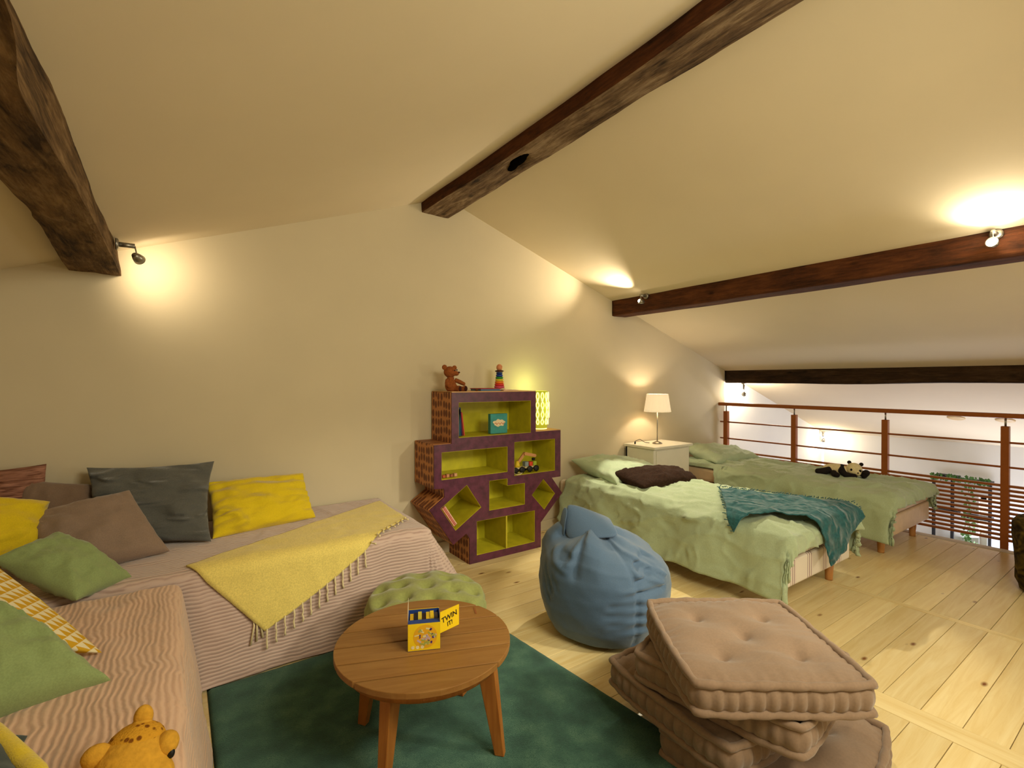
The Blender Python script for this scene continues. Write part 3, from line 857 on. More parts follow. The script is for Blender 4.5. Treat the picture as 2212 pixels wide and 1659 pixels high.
# ------------------------------------------------------------------ plush toys
M_pblack = plain('black_plush', (28, 20, 20), 0.95, 0.2, 60, 0.6, dist=0.006)
M_pwhite = plain('cream_plush', (222, 205, 160), 0.95, 0.08, 60, 0.6, dist=0.006)
pc = Vector((4.74, 1.80, 0.485))
d = Vector((0.10, -0.30, 0)).normalized()      # tail -> head
s_ = Vector((d.y, -d.x, 0))                    # towards the viewer
pan = thing('panda_plush', 'black and white panda plush lying on the bed by the rail', 'plush toy', pc)
def pp(a, b_, z): return pc + d * a + s_ * b_ + Vector((0, 0, z))
MB().ball(pp(-0.04, 0, 0.05), (0.055, 0.11, 0.05)).ball(pp(-0.09, 0, 0.045), (0.05, 0.06, 0.042)).obj('body', M_pwhite, pan, remesh=0.006)
MB().ball(pp(0.085, 0.015, 0.065), (0.066, 0.06, 0.058)).ball(pp(0.11, 0.055, 0.045), (0.03, 0.028, 0.024)).obj('head', M_pwhite, pan, remesh=0.006)
for q in ((0.05, -0.045, 0.115), (0.135, -0.01, 0.11)):
    MB().ball(pp(*q), (0.016, 0.016, 0.016)).obj('ear', M_pblack, pan, True)
for q in ((0.07, 0.068, 0.07), (0.128, 0.056, 0.062)):
    MB().ball(pp(*q), (0.015, 0.010, 0.012)).obj('eye_patch', M_pblack, pan, True)
MB().ball(pp(0.115, 0.082, 0.048), 0.006).obj('nose', M_pblack, pan, True)
MB().tube([pp(0.0, 0.0, 0.085), pp(0.0, 0.06, 0.05), pp(0.03, 0.085, 0.022), pp(0.09, 0.085, 0.018)], [0.024, 0.028, 0.026, 0.022], 12).ball(pp(0.09, 0.085, 0.018), 0.022).obj('foreleg', M_pblack, pan, remesh=0.006)
MB().tube([pp(0.09, -0.03, 0.05), pp(0.155, 0.01, 0.03), pp(0.17, 0.03, 0.045)], [0.022, 0.028, 0.027], 12).ball(pp(0.17, 0.03, 0.048), 0.027).ball(pp(0.155, 0.03, 0.022), 0.024).obj('foreleg', M_pblack, pan, remesh=0.006)
MB().tube([pp(-0.08, 0.03, 0.05), pp(-0.12, 0.05, 0.035), pp(-0.17, 0.055, 0.028)], [0.03, 0.032, 0.026], 12).ball(pp(-0.17, 0.055, 0.028), 0.027).obj('hind_leg', M_pblack, pan, remesh=0.006)
MB().tube([pp(-0.06, 0.05, 0.03), pp(-0.05, 0.09, 0.022), pp(-0.03, 0.11, 0.02)], [0.026, 0.026, 0.022], 12).ball(pp(-0.03, 0.11, 0.02), 0.022).obj('hind_leg', M_pblack, pan, remesh=0.006)

# brown teddy on top of the bookcase, facing the viewer's right
M_ted = plain('brown_teddy_fur', (140, 76, 32), 0.95, 0.2, 70, 0.7, dist=0.006)
M_ted2 = plain('dark_paw_pad', (58, 22, 16), 0.9, 0.1, 50, 0.3)
tc_ = Vector((1.615, 3.10, 1.222))
ted = thing('teddy_bear', 'small brown teddy bear sitting on top of the bookcase', 'plush toy', tc_)
def tp(x, y, z): return tc_ + Vector((x, y, z))
b = MB().ball(tp(0, 0, 0.05), (0.042, 0.038, 0.052)).ball(tp(0.005, -0.01, 0.032), (0.046, 0.042, 0.034)).ball(tp(0.0, 0, 0.10), (0.028, 0.026, 0.02))
b.obj('body', M_ted, ted, remesh=0.005)
MB().ball(tp(-0.005, 0, 0.145), (0.046, 0.044, 0.042)).ball(tp(0.030, -0.03, 0.135), (0.022, 0.022, 0.018)).obj('head', M_ted, ted, remesh=0.005)
MB().ball(tp(-0.048, 0.0, 0.178), (0.02, 0.012, 0.019)).obj('ear', M_ted, ted, True)
MB().ball(tp(0.038, 0.012, 0.176), (0.018, 0.012, 0.018)).obj('ear', M_ted, ted, True)
MB().ball(tp(0.044, -0.046, 0.142), (0.008, 0.007, 0.006)).obj('nose', M_ted2, ted, True)
MB().ball(tp(0.012, -0.040, 0.156), 0.005).ball(tp(0.040, -0.022, 0.160), 0.005).obj('eyes', M_black, ted, True)
MB().tube([tp(-0.03, -0.01, 0.09), tp(-0.045, -0.03, 0.06), tp(-0.03, -0.045, 0.045)], [0.016, 0.017, 0.015], 10).ball(tp(-0.03, -0.045, 0.045), 0.016).obj('arm', M_ted, ted, remesh=0.005)
MB().tube([tp(0.03, -0.005, 0.09), tp(0.06, -0.02, 0.075), tp(0.09, -0.03, 0.06)], [0.016, 0.017, 0.014], 10).ball(tp(0.09, -0.03, 0.06), 0.015).obj('arm', M_ted, ted, remesh=0.005)
for ax, ay in ((0.03, -0.075), (0.085, -0.06)):
    MB().tube([tp(ax * 0.3, -0.01, 0.028), tp(ax, ay * 0.8, 0.022)], [0.024, 0.019], 10).ball(tp(ax, ay, 0.026), (0.017, 0.013, 0.025)).obj('leg', M_ted, ted, remesh=0.005)
    MB().ball(tp(ax + 0.002, ay - 0.010, 0.026), (0.013, 0.006, 0.019)).obj('paw_pad', M_ted2, ted, True)

# spotted yellow plush at the bottom edge
def mat_spots():
    m, t, b = nt('spotted_yellow_plush', 0.95, 0.1)
    v = mapping(t)
    vo = N(t, 'ShaderNodeTexVoronoi', Scale=95.0, Randomness=0.9); t.links.new(v, vo.inputs['Vector'])
    t.links.new(ramp(t, vo.outputs['Distance'], [(0.25, lin((120, 70, 18))), (0.4, lin((200, 145, 42)))]), b.inputs['Base Color'])
    n = N(t, 'ShaderNodeTexNoise', Scale=300.0); t.links.new(v, n.inputs['Vector']); bump(t, b, n.outputs[0], 0.6, 0.004); return m
M_lp = plain('yellow_plush', (198, 146, 44), 0.95, 0.12, 120, 0.6, dist=0.004)
lc = Vector((-0.075, 1.235, 0.485))
leo = thing('leopard_plush', 'spotted yellow leopard plush lying on the rose bedspread at the bottom edge', 'plush toy', lc)
def lp(x, y, z): return lc + Vector((x, y, z))
MB().ball(lp(0.0, 0.0, 0.035), (0.052, 0.05, 0.044)).ball(lp(0.018, -0.03, 0.02), (0.036, 0.03, 0.026)).obj('head', M_lp, leo, remesh=0.004)
MB().ball(lp(0.003, 0.006, 0.052), (0.040, 0.038, 0.032)).obj('spotted_forehead', mat_spots(), leo, True)
MB().ball(lp(0.043, -0.012, 0.052), (0.016, 0.018, 0.017)).obj('brow', M_lp, leo, True)
MB().ball(lp(0.012, 0.022, 0.086), (0.013, 0.010, 0.018)).ball(lp(0.01, 0.02, 0.075), (0.014, 0.012, 0.014)).obj('ear', M_lp, leo, True)
MB().ball(lp(-0.042, -0.002, 0.062), (0.019, 0.013, 0.017)).obj('ear', M_lp, leo, True)
MB().ball(lp(0.0, -0.043, 0.040), (0.008, 0.006, 0.008)).ball(lp(0.048, -0.024, 0.042), (0.005, 0.006, 0.008)).obj('eyes', M_black, leo, True)
MB().ball(lp(0.030, -0.062, 0.026), (0.010, 0.007, 0.007)).obj('nose', M_ted2, leo, True)
MB().ball(lp(-0.11, -0.03, 0.022), (0.085, 0.05, 0.034)).ball(lp(-0.19, -0.05, 0.015), (0.05, 0.05, 0.026)).obj('body', M_lp, leo, remesh=0.006)

leo.scale = (1.32, 1.32, 1.32)
# ------------------------------------------------------------------ bookcase
M_purple = plain('aubergine_lacquered_paper', (84, 34, 56), 0.35, 0.35, 25, 0.25, spec=0.5, dist=0.004)
M_lime = plain('lime_lacquered_paper', (196, 186, 40), 0.45, 0.12, 14, 0.15, dist=0.003)
M_drops = mat_pattern('brown_drop_print', (108, 56, 24), (186, 124, 70))
Y0, Y1 = 2.975, YW - 0.012
bc = thing('bookcase', 'aubergine and lime cardboard bookcase of stacked and tilted boxes', 'bookcase', (2.0, 3.13, 0))
outer = [(1.56, 1.222), (2.292, 1.222), (2.292, 0.908), (2.545, 0.907), (2.545, 0.532), (2.455, 0.532), (2.562, 0.397), (2.343, 0.194),
         (2.343, 0.0), (1.702, 0.0), (1.702, 0.185), (1.675, 0.225), (1.572, 0.165), (1.393, 0.431), (1.505, 0.505), (1.50, 0.565), (1.426, 0.57), (1.426, 0.867), (1.56, 0.868)]
outer = outer[::-1]
holes = [[(1.614, 1.152), (2.245, 1.152), (2.245, 0.905), (1.614, 0.905)],
         [(1.482, 0.814), (2.027, 0.814), (2.027, 0.624), (1.482, 0.624)],
         [(2.089, 0.842), (2.487, 0.842), (2.487, 0.587), (2.089, 0.587)],
         [(1.680, 0.569), (1.799, 0.393), (1.590, 0.260), (1.475, 0.432)],
         [(1.866, 0.575), (2.027, 0.575), (2.027, 0.522), (2.188, 0.522), (2.188, 0.358), (1.866, 0.358)],
         [(2.368, 0.532), (2.488, 0.402), (2.378, 0.288), (2.255, 0.420)],
         [(1.761, 0.297), (2.284, 0.297), (2.284, 0.053), (1.761, 0.053)]]
def front(parent):
    loops = [[Vector((x, z, 0)) for x, z in outer]] + [[Vector((x, z, 0)) for x, z in h] for h in holes]
    tris = tessellate_polygon(loops)
    fl_ = [p for l in loops for p in l]
    n = len(fl_); T = 0.012
    v = [(p.x, Y0, p.y) for p in fl_] + [(p.x, Y0 + T, p.y) for p in fl_]
    f = [tuple(t) for t in tris] + [tuple(i + n for i in t[::-1]) for t in tris]
    k = 0
    for l in loops:
        m = len(l)
        for i in range(m): f.append((k+i, k+(i+1) % m, n+k+(i+1) % m, n+k+i))
        k += m
    me = mobj('front_panel', v, f, M_purple, parent, False)
    bm = bmesh.new(); bm.from_mesh(me.data); bmesh.ops.recalc_face_normals(bm, faces=bm.faces); bm.to_mesh(me.data); bm.free()
front(bc)
v = []; f = []; fm = []
no = len(outer)
for i in range(no):
    (xa, za), (xb, zb) = outer[i], outer[(i+1) % no]
    k = len(v)
    v += [(xa, Y0 + 0.012, za), (xb, Y0 + 0.012, zb), (xb, Y1, zb), (xa, Y1, za)]
    f.append((k, k+1, k+2, k+3))
    # drop print on the left faces, purple below, pale top boards
    dx, dz = xb - xa, zb - za
    fm.append(0)
o = mobj('printed_side', v, f, M_drops, bc, False)
sd = o.modifiers.new('t', 'SOLIDIFY'); sd.thickness = 0.006; sd.offset = 0
for hi_, h in enumerate(holes):
    v = []; f = []; n = len(h)
    v = [(x, Y0 + 0.002, z) for x, z in h] + [(x, Y1 - 0.01, z) for x, z in h]
    f = [(i, (i+1) % n, n+(i+1) % n, n+i) for i in range(n)] + [tuple(range(n, 2*n))]
    o = mobj('compartment', v, f, M_lime, bc, False)
    sd = o.modifiers.new('t', 'SOLIDIFY'); sd.thickness = 0.006; sd.offset = 0
MB().box((2.011, Y0 - 0.002, 0.053), (2.023, Y1 - 0.01, 0.297)).obj('divider', plain('lime_edge', (182, 168, 40), 0.5), bc)
MB().box((1.56, Y0, 1.2225), (2.292, Y1, 1.229)).obj('top_board', plain('peach_board', (205, 160, 110), 0.6), bc)
MB().box((2.294, Y0, 0.9085), (2.545, Y1, 0.913)).obj('top_board', plain('peach_board2', (205, 160, 110), 0.6), bc)

# things on / in the bookcase
def book(loc, size, color, label, tilt=0.0, ang=0.0, cat='book', group=None, page=True):
    wx, wy, wz = size
    M = Matrix.Translation(Vector(loc)) @ Rz(ang) @ Matrix.Rotation(tilt, 4, 'Y')
    t = thing('book', label, cat, loc, group)
    cm = plain('cover', color, 0.45)
    b = MB().box((0, 0, 0), (wx * 0.14, wy, wz), M).box((wx * 0.86, 0, 0), (wx, wy, wz), M).box((0, 0, 0), (wx, wy * 0.02, wz), M)
    b.obj('cover', cm, t)
    MB().box((wx * 0.14, wy * 0.02, wz * 0.015), (wx * 0.86, wy * 0.98, wz * 0.985), M).obj('pages', M_pwhite, t)
    return t
yb_ = 3.0
tl = -0.12
book((1.622, yb_, 0.915), (0.011, 0.2, 0.20), (40, 60, 120), 'thin blue book, furthest left of those leaning in the top compartment', 0.02)
book((1.634, yb_, 0.915), (0.010, 0.2, 0.19), (30, 100, 110), 'thin teal book leaning second from the left in the top compartment', -0.03)
book((1.646, yb_, 0.915), (0.009, 0.2, 0.20), (24, 34, 90), 'thin navy book leaning in the middle of the top compartment', -0.06)
book((1.657, yb_, 0.915), (0.010, 0.19, 0.17), (120, 20, 30), 'dark red book leaning in the top compartment', -0.10)
book((1.669, yb_, 0.915), (0.008, 0.19, 0.165), (215, 80, 50), 'orange book leaning rightmost in the top compartment', -0.12)

tq_ = plain('turquoise_card', (58, 142, 138), 0.5, 0.12, 30)
gb = thing('game_box', 'square turquoise game box with a pale cloud motif in the top compartment', 'box', (1.99, 3.04, 0.911))
MB().box((1.905, 3.02, 0.911), (2.055, 3.055, 1.058), bevel=0.002).obj('box', tq_, gb)
cr = plain('cream_print', (225, 205, 165), 0.6)
b = MB(); 
pts = [(1.98 + 0.052 * math.cos(a) * (1 + 0.12 * math.sin(5*a)), 0.99 + 0.026 * math.sin(a) * (1 + 0.15 * math.cos(7*a))) for a in [2*PI*k/40 for k in range(40)]]
b.prism([(x, z) for x, z in pts], 0, 0.0012, Matrix(((1,0,0,0),(0,0,-1,3.0195),(0,1,0,0),(0,0,0,1)))).obj('cloud_print', cr, gb)
b = MB()
b.tube([(1.940 + 0.0105 * k * 0.9, 3.0175, 0.985 + 0.008 * math.sin(k * 2.2)) for k in range(10)], 0.0022, 6).obj('squiggle_print', plain('orange_print', (190, 90, 50)), gb)

# flat books on top
bk = thing('book', 'red-covered book lying flat on top of the bookcase', 'book', (1.92, 3.13, 1.229))
MB().box((1.845, 3.06, 1.2295), (2.02, 3.21, 1.243)).obj('pages', plain('blue_edge', (88, 120, 150)), bk)
MB().box((1.84, 3.055, 1.243), (2.025, 3.215, 1.248)).obj('cover', plain('crimson', (165, 30, 50)), bk)
bk = thing('book', 'pale book lying flat under the rainbow stacker', 'book', (2.06, 3.13, 1.229))
MB().box((2.035, 3.04, 1.2295), (2.17, 3.20, 1.236), place((0, 0, 0))).obj('cover', plain('pink_cover', (220, 190, 160)), bk)
tag(MB().ball((1.822, 3.08, 1.237), (0.012, 0.008, 0.008)).obj('toy_bead', plain('brown_bead', (90, 50, 20)), None, True), 'tiny brown wooden bead beside the red book', 'toy')

# rainbow ring stacker
st_c = (2.035, 3.10, 1.2365)
st = thing('ring_stacker', 'rainbow ring stacking toy with a wooden knob on the bookcase', 'toy', st_c)
cols = [(200, 70, 100), (205, 52, 40), (225, 120, 30), (210, 190, 40), (40, 130, 50), (30, 60, 150), (24, 50, 110)]
MB().lathe([(0.046, 0), (0.046, 0.012)], st_c, 28).obj('base', plain('pale_base', (205, 180, 150)), st, True)
for k, cc in enumerate(cols):
    r_ = 0.040 - 0.0026 * k; z = 0.0125 + 0.0175 * k
    MB().lathe([(r_ - 0.006, z), (r_, z + 0.003), (r_, z + 0.0145), (r_ - 0.006, z + 0.0172)], st_c, 28).obj('ring', plain('ring_paint', cc, 0.35), st, True)
MB().lathe([(0.026, 0.136), (0.034, 0.140), (0.034, 0.146), (0.022, 0.150)], st_c, 28).obj('collar', plain('dark_brown_paint', (60, 24, 18), 0.4), st, True)
MB().ball((st_c[0], st_c[1], st_c[2] + 0.170), (0.024, 0.024, 0.027)).obj('knob', plain('natural_knob', (205, 135, 90), 0.5), st, True)

# wooden crane truck in the middle right compartment
tr = thing('toy_truck', 'wooden toy crane truck with black wheels and coloured blocks', 'toy', (2.25, 3.04, 0.595))
M_nat = plain('natural_wood', (196, 140, 90), 0.5)
zt0 = 0.594
MB().box((2.10, 3.02, zt0 + 0.028), (2.215, 3.075, zt0 + 0.042), bevel=0.003).obj('chassis', M_pwhite, tr)
MB().box((2.225, 3.02, zt0 + 0.028), (2.345, 3.075, zt0 + 0.042), bevel=0.003).obj('trailer_bed', M_pwhite, tr)
for x in (2.118, 2.182, 2.255, 2.318):
    for y in (3.008, 3.076):
        MB().lathe([(0.008, 0), (0.024, 0.001), (0.024, 0.011), (0.008, 0.012)], (0, 0, 0), 20, Matrix.Translation((x, y, zt0 + 0.0245)) @ Matrix.Rotation(PI/2, 4, 'X')).obj('wheel', M_black, tr, True)
MB().lathe([(0.024, 0.0), (0.02, 0.02), (0.013, 0.04), (0.008, 0.048)], (2.165, 3.045, zt0 + 0.042), 18).obj('cab_cone', plain('yellow_paint', (225, 190, 40), 0.4), tr, True)
MB().box((2.228, 3.025, zt0 + 0.042), (2.262, 3.065, zt0 + 0.078), bevel=0.003).obj('block', plain('grey_blue_paint', (140, 150, 150), 0.5), tr)
MB().box((2.270, 3.025, zt0 + 0.042), (2.302, 3.065, zt0 + 0.074), bevel=0.003).obj('block', plain('red_paint', (214, 66, 32), 0.5), tr)
MB().box((2.308, 3.025, zt0 + 0.042), (2.340, 3.065, zt0 + 0.076), bevel=0.003).obj('block', plain('lime_paint', (160, 175, 50), 0.5), tr)
MB().lathe([(0.014, 0), (0.014, 0.016)], (2.322, 3.045, zt0 + 0.083), 16).obj('magnet', M_black, tr, True)
ma = Matrix(((1,0,0,0),(0,0,-1,3.05),(0,1,0,0),(0,0,0,1)))
def arm_poly(a, b_, r_):
    a = Vector(a); b_ = Vector(b_); dd = (b_ - a).normalized(); nn = Vector((-dd.y, dd.x)); out = []
    th_ = math.atan2(nn.y, nn.x)
    for k in range(9): g = th_ + PI * k / 8; out.append((a.x + r_ * math.cos(g), a.y + r_ * math.sin(g)))
    for k in range(9): g = th_ + PI + PI * k / 8; out.append((b_.x + r_ * math.cos(g), b_.y + r_ * math.sin(g)))
    return out
MB().prism(arm_poly((2.18, zt0 + 0.085), (2.232, zt0 + 0.142), 0.011), 0, 0.012, ma).obj('crane_arm', M_nat, tr)
MB().prism(arm_poly((2.232, zt0 + 0.142), (2.325, zt0 + 0.120), 0.012), 0.013, 0.025, ma).obj('crane_arm', M_nat, tr)
tag(MB().tube([(2.10, 2.99, 0.600), (2.12, 2.978, 0.592), (2.15, 2.976, 0.594), (2.17, 2.985, 0.600), (2.16, 3.0, 0.597), (2.13, 3.0, 0.604)], 0.0025, 6).obj('pull_string', M_fringe, None, True), 'beige pull string of the toy truck curled at the shelf edge', 'string')
# small wooden pieces, left compartment
tb = thing('toy_blocks', 'small row of natural wooden toy pieces in the middle left compartment', 'toy', (1.55, 3.03, 0.63))
for k, (cc) in enumerate([(170, 80, 50), (190, 130, 90), (150, 90, 60), (200, 150, 110)]):
    MB().box((1.508 + 0.03 * k, 3.01, 0.630), (1.532 + 0.03 * k, 3.04, 0.648 + 0.004 * (k % 2)), bevel=0.003).obj('toy_piece', plain('block_wood', cc, 0.5), tb)
# leaning pink books in the tilted compartment
ax = Vector((1.590 - 1.475, 0, 0.260 - 0.432)).normalized(); nx_ = Vector((-ax.z, 0, ax.x))
for k, (cc, lb) in enumerate((((214, 150, 130), 'pink paperback against the tilted compartment\'s lower wall'), ((200, 110, 100), 'coral paperback second in the tilted compartment'), ((222, 170, 150), 'pale pink paperback uppermost in the tilted compartment'))):
    o_ = Vector((1.483, 2.99, 0.428)) + nx_ * (0.006 + 0.0105 * k) + ax * 0.01
    M = Matrix(((ax.x, 0, nx_.x, o_.x), (0, 1, 0, o_.y), (ax.z, 0, nx_.z, o_.z), (0, 0, 0, 1)))
    t = thing('book', lb, 'book', o_)
    MB().box((0, 0, 0), (0.165, 0.14, 0.009), M, bevel=0.001).obj('cover', plain('paperback', cc, 0.6, 0.2, 120), t)

# green lantern lamp
gl = thing('table_lamp', 'glowing yellow-green cut-out lantern on the bookcase\'s right step', 'lamp', (2.44, 3.12, 0.913))
def mat_lantern():
    m = bpy.data.materials.new('lime_paper'); m.use_nodes = True; t = m.node_tree; b = t.nodes['Principled BSDF']
    b.inputs['Base Color'].default_value = (*lin((150, 150, 20)), 1)
    b.inputs['Emission Color'].default_value = (0.55, 0.55, 0.03, 1); b.inputs['Emission Strength'].default_value = 0.55
    return m
M_lan = mat_lantern(); M_glow = mat_emit('lantern_glow', (1.0, 0.95, 0.32), 1.6)
lc_ = (2.44, 3.12, 0.913)
MB().lathe([(0.060, 0.0), (0.066, 0.03), (0.074, 0.1), (0.078, 0.17), (0.074, 0.24), (0.066, 0.31), (0.062, 0.31), (0.07, 0.24), (0.074, 0.17), (0.07, 0.1), (0.058, 0.03)], lc_, 32).obj('paper_cylinder', M_lan, gl, True)
for row, (zc_, hh) in enumerate(((0.26, 0.075), (0.19, 0.06), (0.125, 0.06), (0.065, 0.05))):
    rad = 0.079 if row in (1, 2) else 0.074 - 0.003 * (row == 3)
    for k in range(12):
        a = 2 * PI * k / 12 + 0.2
        pts = []
        for j in range(17):
            g = 2 * PI * j / 16
            da = 0.15 * math.cos(g) * (1 if math.sin(g) * (1 if row < 2 else -1) > -0.2 else 0.55)
            pts.append((lc_[0] + (rad + 0.001) * math.cos(a + da), lc_[1] + (rad + 0.001) * math.sin(a + da), lc_[2] + zc_ + hh / 2 * math.sin(g)))
        MB().tube(pts[:-1], 0.0042, 5, closed=True).obj('cutout', M_glow, gl, True)
MB().lathe([(0.062, 0.0), (0.062, 0.008)], lc_, 24).obj('base', M_glow, gl, True)
light('POINT', (2.46, 3.02, 1.10), lc_, 0.25, (0.85, 1.0, 0.2), 0.05)
light('POINT', (2.42, 3.14, 1.27), lc_, 1.7, (0.85, 0.95, 0.3), 0.04)

# ------------------------------------------------------------------ nightstand and lamp
ns = thing('nightstand', 'white painted nightstand between the two beds', 'nightstand', (3.91, 3.09, 0))
nx0, nx1, ny0, ny1 = 3.64, 4.18, 2.92, 3.27
MB().box((nx0, ny0 + 0.01, 0.09), (nx0 + 0.03, ny1, 0.665), bevel=0.002).box((nx1 - 0.03, ny0 + 0.01, 0.09), (nx1, ny1, 0.665), bevel=0.002).box((nx0, ny1 - 0.02, 0.09), (nx1, ny1, 0.665)).box((nx0 + 0.01, ny0 + 0.012, 0.09), (nx1 - 0.01, ny1, 0.664)).obj('body', M_white, ns)
MB().box((nx0 - 0.02, ny0 - 0.02, 0.666), (nx1 + 0.02, ny1 + 0.01, 0.69), bevel=0.004).obj('top', M_white, ns)
dr = MB().box((nx0 + 0.035, ny0, 0.41), (nx1 - 0.035, ny0 + 0.02, 0.650), bevel=0.002).obj('drawer', M_white, ns)
MB().lathe([(0.006, 0), (0.006, 0.012), (0.014, 0.016), (0.014, 0.024), (0.006, 0.028)], (0, 0, 0), 16, Matrix.Translation((3.94, ny0, 0.52)) @ Matrix.Rotation(PI/2, 4, 'X')).obj('knob', M_black, dr, True)
dd_ = MB().box((nx0 + 0.035, ny0, 0.13), (nx1 - 0.035, ny0 + 0.02, 0.400), bevel=0.002).obj('door', M_white, ns)
for x in (nx0 + 0.02, nx1 - 0.02):
    for y in (ny0 + 0.03, ny1 - 0.02):
        MB().box((x - 0.018, y - 0.018, 0), (x + 0.018, y + 0.018, 0.092)).obj('leg', M_white, ns)
lx, ly = 3.875, 3.075
la = thing('table_lamp', 'table lamp with pleated cream shade and thin metal stem on the nightstand', 'lamp', (lx, ly, 0.69))
MB().lathe([(0.048, 0.691), (0.048, 0.697), (0.03, 0.708), (0.01, 0.716)], (lx, ly, 0), 28).obj('base', M_steel, la, True)
MB().tube([(lx, ly, 0.71), (lx, ly, 1.05)], 0.0055, 10).obj('stem', M_steel, la, True)
m_sh = bpy.data.materials.new('lit_shade'); m_sh.use_nodes = True
t = m_sh.node_tree; b_ = t.nodes['Principled BSDF']
b_.inputs['Base Color'].default_value = (*lin((235, 215, 180)), 1); b_.inputs['Roughness'].default_value = 0.9
b_.inputs['Emission Color'].default_value = (1.0, 0.78, 0.48, 1); b_.inputs['Emission Strength'].default_value = 0.62
v = []; f = []; nS = 96
for j, (r_, z) in enumerate(((0.128, 1.005), (0.122, 1.04), (0.108, 1.13), (0.101, 1.178))):
    for k in range(nS):
        a = 2 * PI * k / nS; q = r_ + 0.0018 * math.sin(k * PI / 2)
        v.append((lx + q * math.cos(a), ly + q * math.sin(a), z))
for j in range(3):
    for k in range(nS): f.append((j*nS+k, j*nS+(k+1) % nS, (j+1)*nS+(k+1) % nS, (j+1)*nS+k))
o = mobj('lamp_shade', v, f, m_sh, la, True); sd = o.modifiers.new('t', 'SOLIDIFY'); sd.thickness = 0.0015
MB().ball((lx, ly, 1.062), (0.014, 0.014, 0.018)).obj('bulb', mat_emit('lamp_bulb', (1, 0.8, 0.5), 8), la, True)
light('POINT', (lx, ly, 1.11), (lx, ly, 0), 7, (1, 0.85, 0.62), 0.02)
tag(MB().tube([(3.80, 3.11, 0.70), (3.76, 3.13, 0.705), (3.72, 3.16, 0.735), (3.68, 3.18, 0.72), (3.665, 3.17, 0.698)], 0.003, 6).tube([(3.675, 3.18, 0.712), (3.655, 3.165, 0.698)], 0.008, 8).obj('lamp_cord', M_black, la, True), None)

# ------------------------------------------------------------------ rug, pouf, table
def mat_rug():
    m, t, b = nt('dark_green_pile', 0.98, 0.05)
    v = mapping(t)
    n = N(t, 'ShaderNodeTexNoise', Scale=520.0, Detail=2.0); n2 = N(t, 'ShaderNodeTexNoise', Scale=9.0, Detail=5.0)
    t.links.new(v, n.inputs['Vector']); t.links.new(v, n2.inputs['Vector'])
    mx = N(t, 'ShaderNodeMath', operation='MULTIPLY'); t.links.new(n.outputs[0], mx.inputs[0]); t.links.new(n2.outputs[0], mx.inputs[1])
    t.links.new(ramp(t, mx.outputs[0], [(0.16, lin((26, 56, 48))), (0.28, lin((46, 84, 70))), (0.42, lin((88, 120, 98)))]), b.inputs['Base Color'])
    b.inputs['Sheen Weight'].default_value = 0.5; b.inputs['Sheen Tint'].default_value = (0.4, 0.6, 0.5, 1)
    bump(t, b, n.outputs[0], 0.8, 0.004); return m
nr = 90; v = []; f = []
for j in range(nr + 1):
    for i in range(nr + 1):
        u = i / nr; w_ = j / nr
        x = 0.10 + (1.375 - 0.10) * u + 0.16 * (1 - w_) * 1.0 * u ; y = 0.55 + (2.39 - 0.55) * w_
        e = min(u, 1 - u, w_, 1 - w_) * 1.4
        v.append((x, y, 0.002 + min(0.014, e * 0.6) + 0.0015 * noise.noise(Vector((x * 40, y * 40, 0)))))
for j in range(nr):
    for i in range(nr):
        a = j * (nr+1) + i; f.append((a, a+1, a+nr+2, a+nr+1))
rug = mobj('rug', v, f, mat_rug(), None, True)
rug.modifiers.new('t', 'SOLIDIFY').thickness = 0.002
tag(rug, 'dark green short-pile rug under the round wooden table', 'rug')

M_pouf = fabric('olive_tufted_cotton', (142, 146, 84), 400, 0.08, 0.4, 8)
pf = thing('pouf', 'round tufted olive green pouf behind the table', 'pouf', (0.95, 2.06, 0.016))
R0 = 0.262; v = []; f = []; nr_, na = 30, 96
tufts = [(0, 0)] + [(0.125 * math.cos(a), 0.125 * math.sin(a)) for a in [2*PI*k/6 + 0.3 for k in range(6)]] + [(0.215 * math.cos(a), 0.215 * math.sin(a)) for a in [2*PI*k/10 for k in range(10)]]
prof = [(R0 * k / nr_, 0.0) for k in range(nr_ + 1)]
for k in range(nr_ + 1):
    r_ = R0 * math.sin(k / nr_ * PI / 2)
    for a_ in range(na):
        a = 2 * PI * a_ / na; x = r_ * math.cos(a); y = r_ * math.sin(a)
        z = 0.295 + 0.06 * math.sqrt(max(0, 1 - (r_ / R0) ** 2))
        for tx, ty in tufts:
            q = math.hypot(x - tx, y - ty); z -= 0.028 * math.exp(-(q / 0.024) ** 2) + 0.020 * math.exp(-(q / 0.055) ** 2)
        v.append((0.95 + x, 2.06 + y, 0.016 + z))
for r_, z in ((R0 + 0.012, 0.255), (R0 + 0.014, 0.14), (R0 + 0.006, 0.03), (R0 - 0.02, 0.0)):
    for a_ in range(na):
        a = 2 * PI * a_ / na; q = r_ + 0.004 * math.cos(a * 20)
        v.append((0.95 + q * math.cos(a), 2.06 + q * math.sin(a), 0.018 + z))
for k in range(nr_ + 4):
    for a_ in range(na):
        l = (a_ + 1) % na; f.append((k*na+a_, (k+1)*na+a_, (k+1)*na+l, k*na+l))
f.append(tuple((nr_ + 4) * na + k for k in range(na)))
mobj('tufted_cover', v, f, M_pouf, pf, True)
b = MB()
for tx, ty in tufts[:7]: MB().ball((0.95 + tx, 2.06 + ty, 0.016 + 0.305 - (0.0 if tx == 0 else 0.004)), (0.008, 0.008, 0.004)).obj('tuft_button', M_pouf, pf, True)

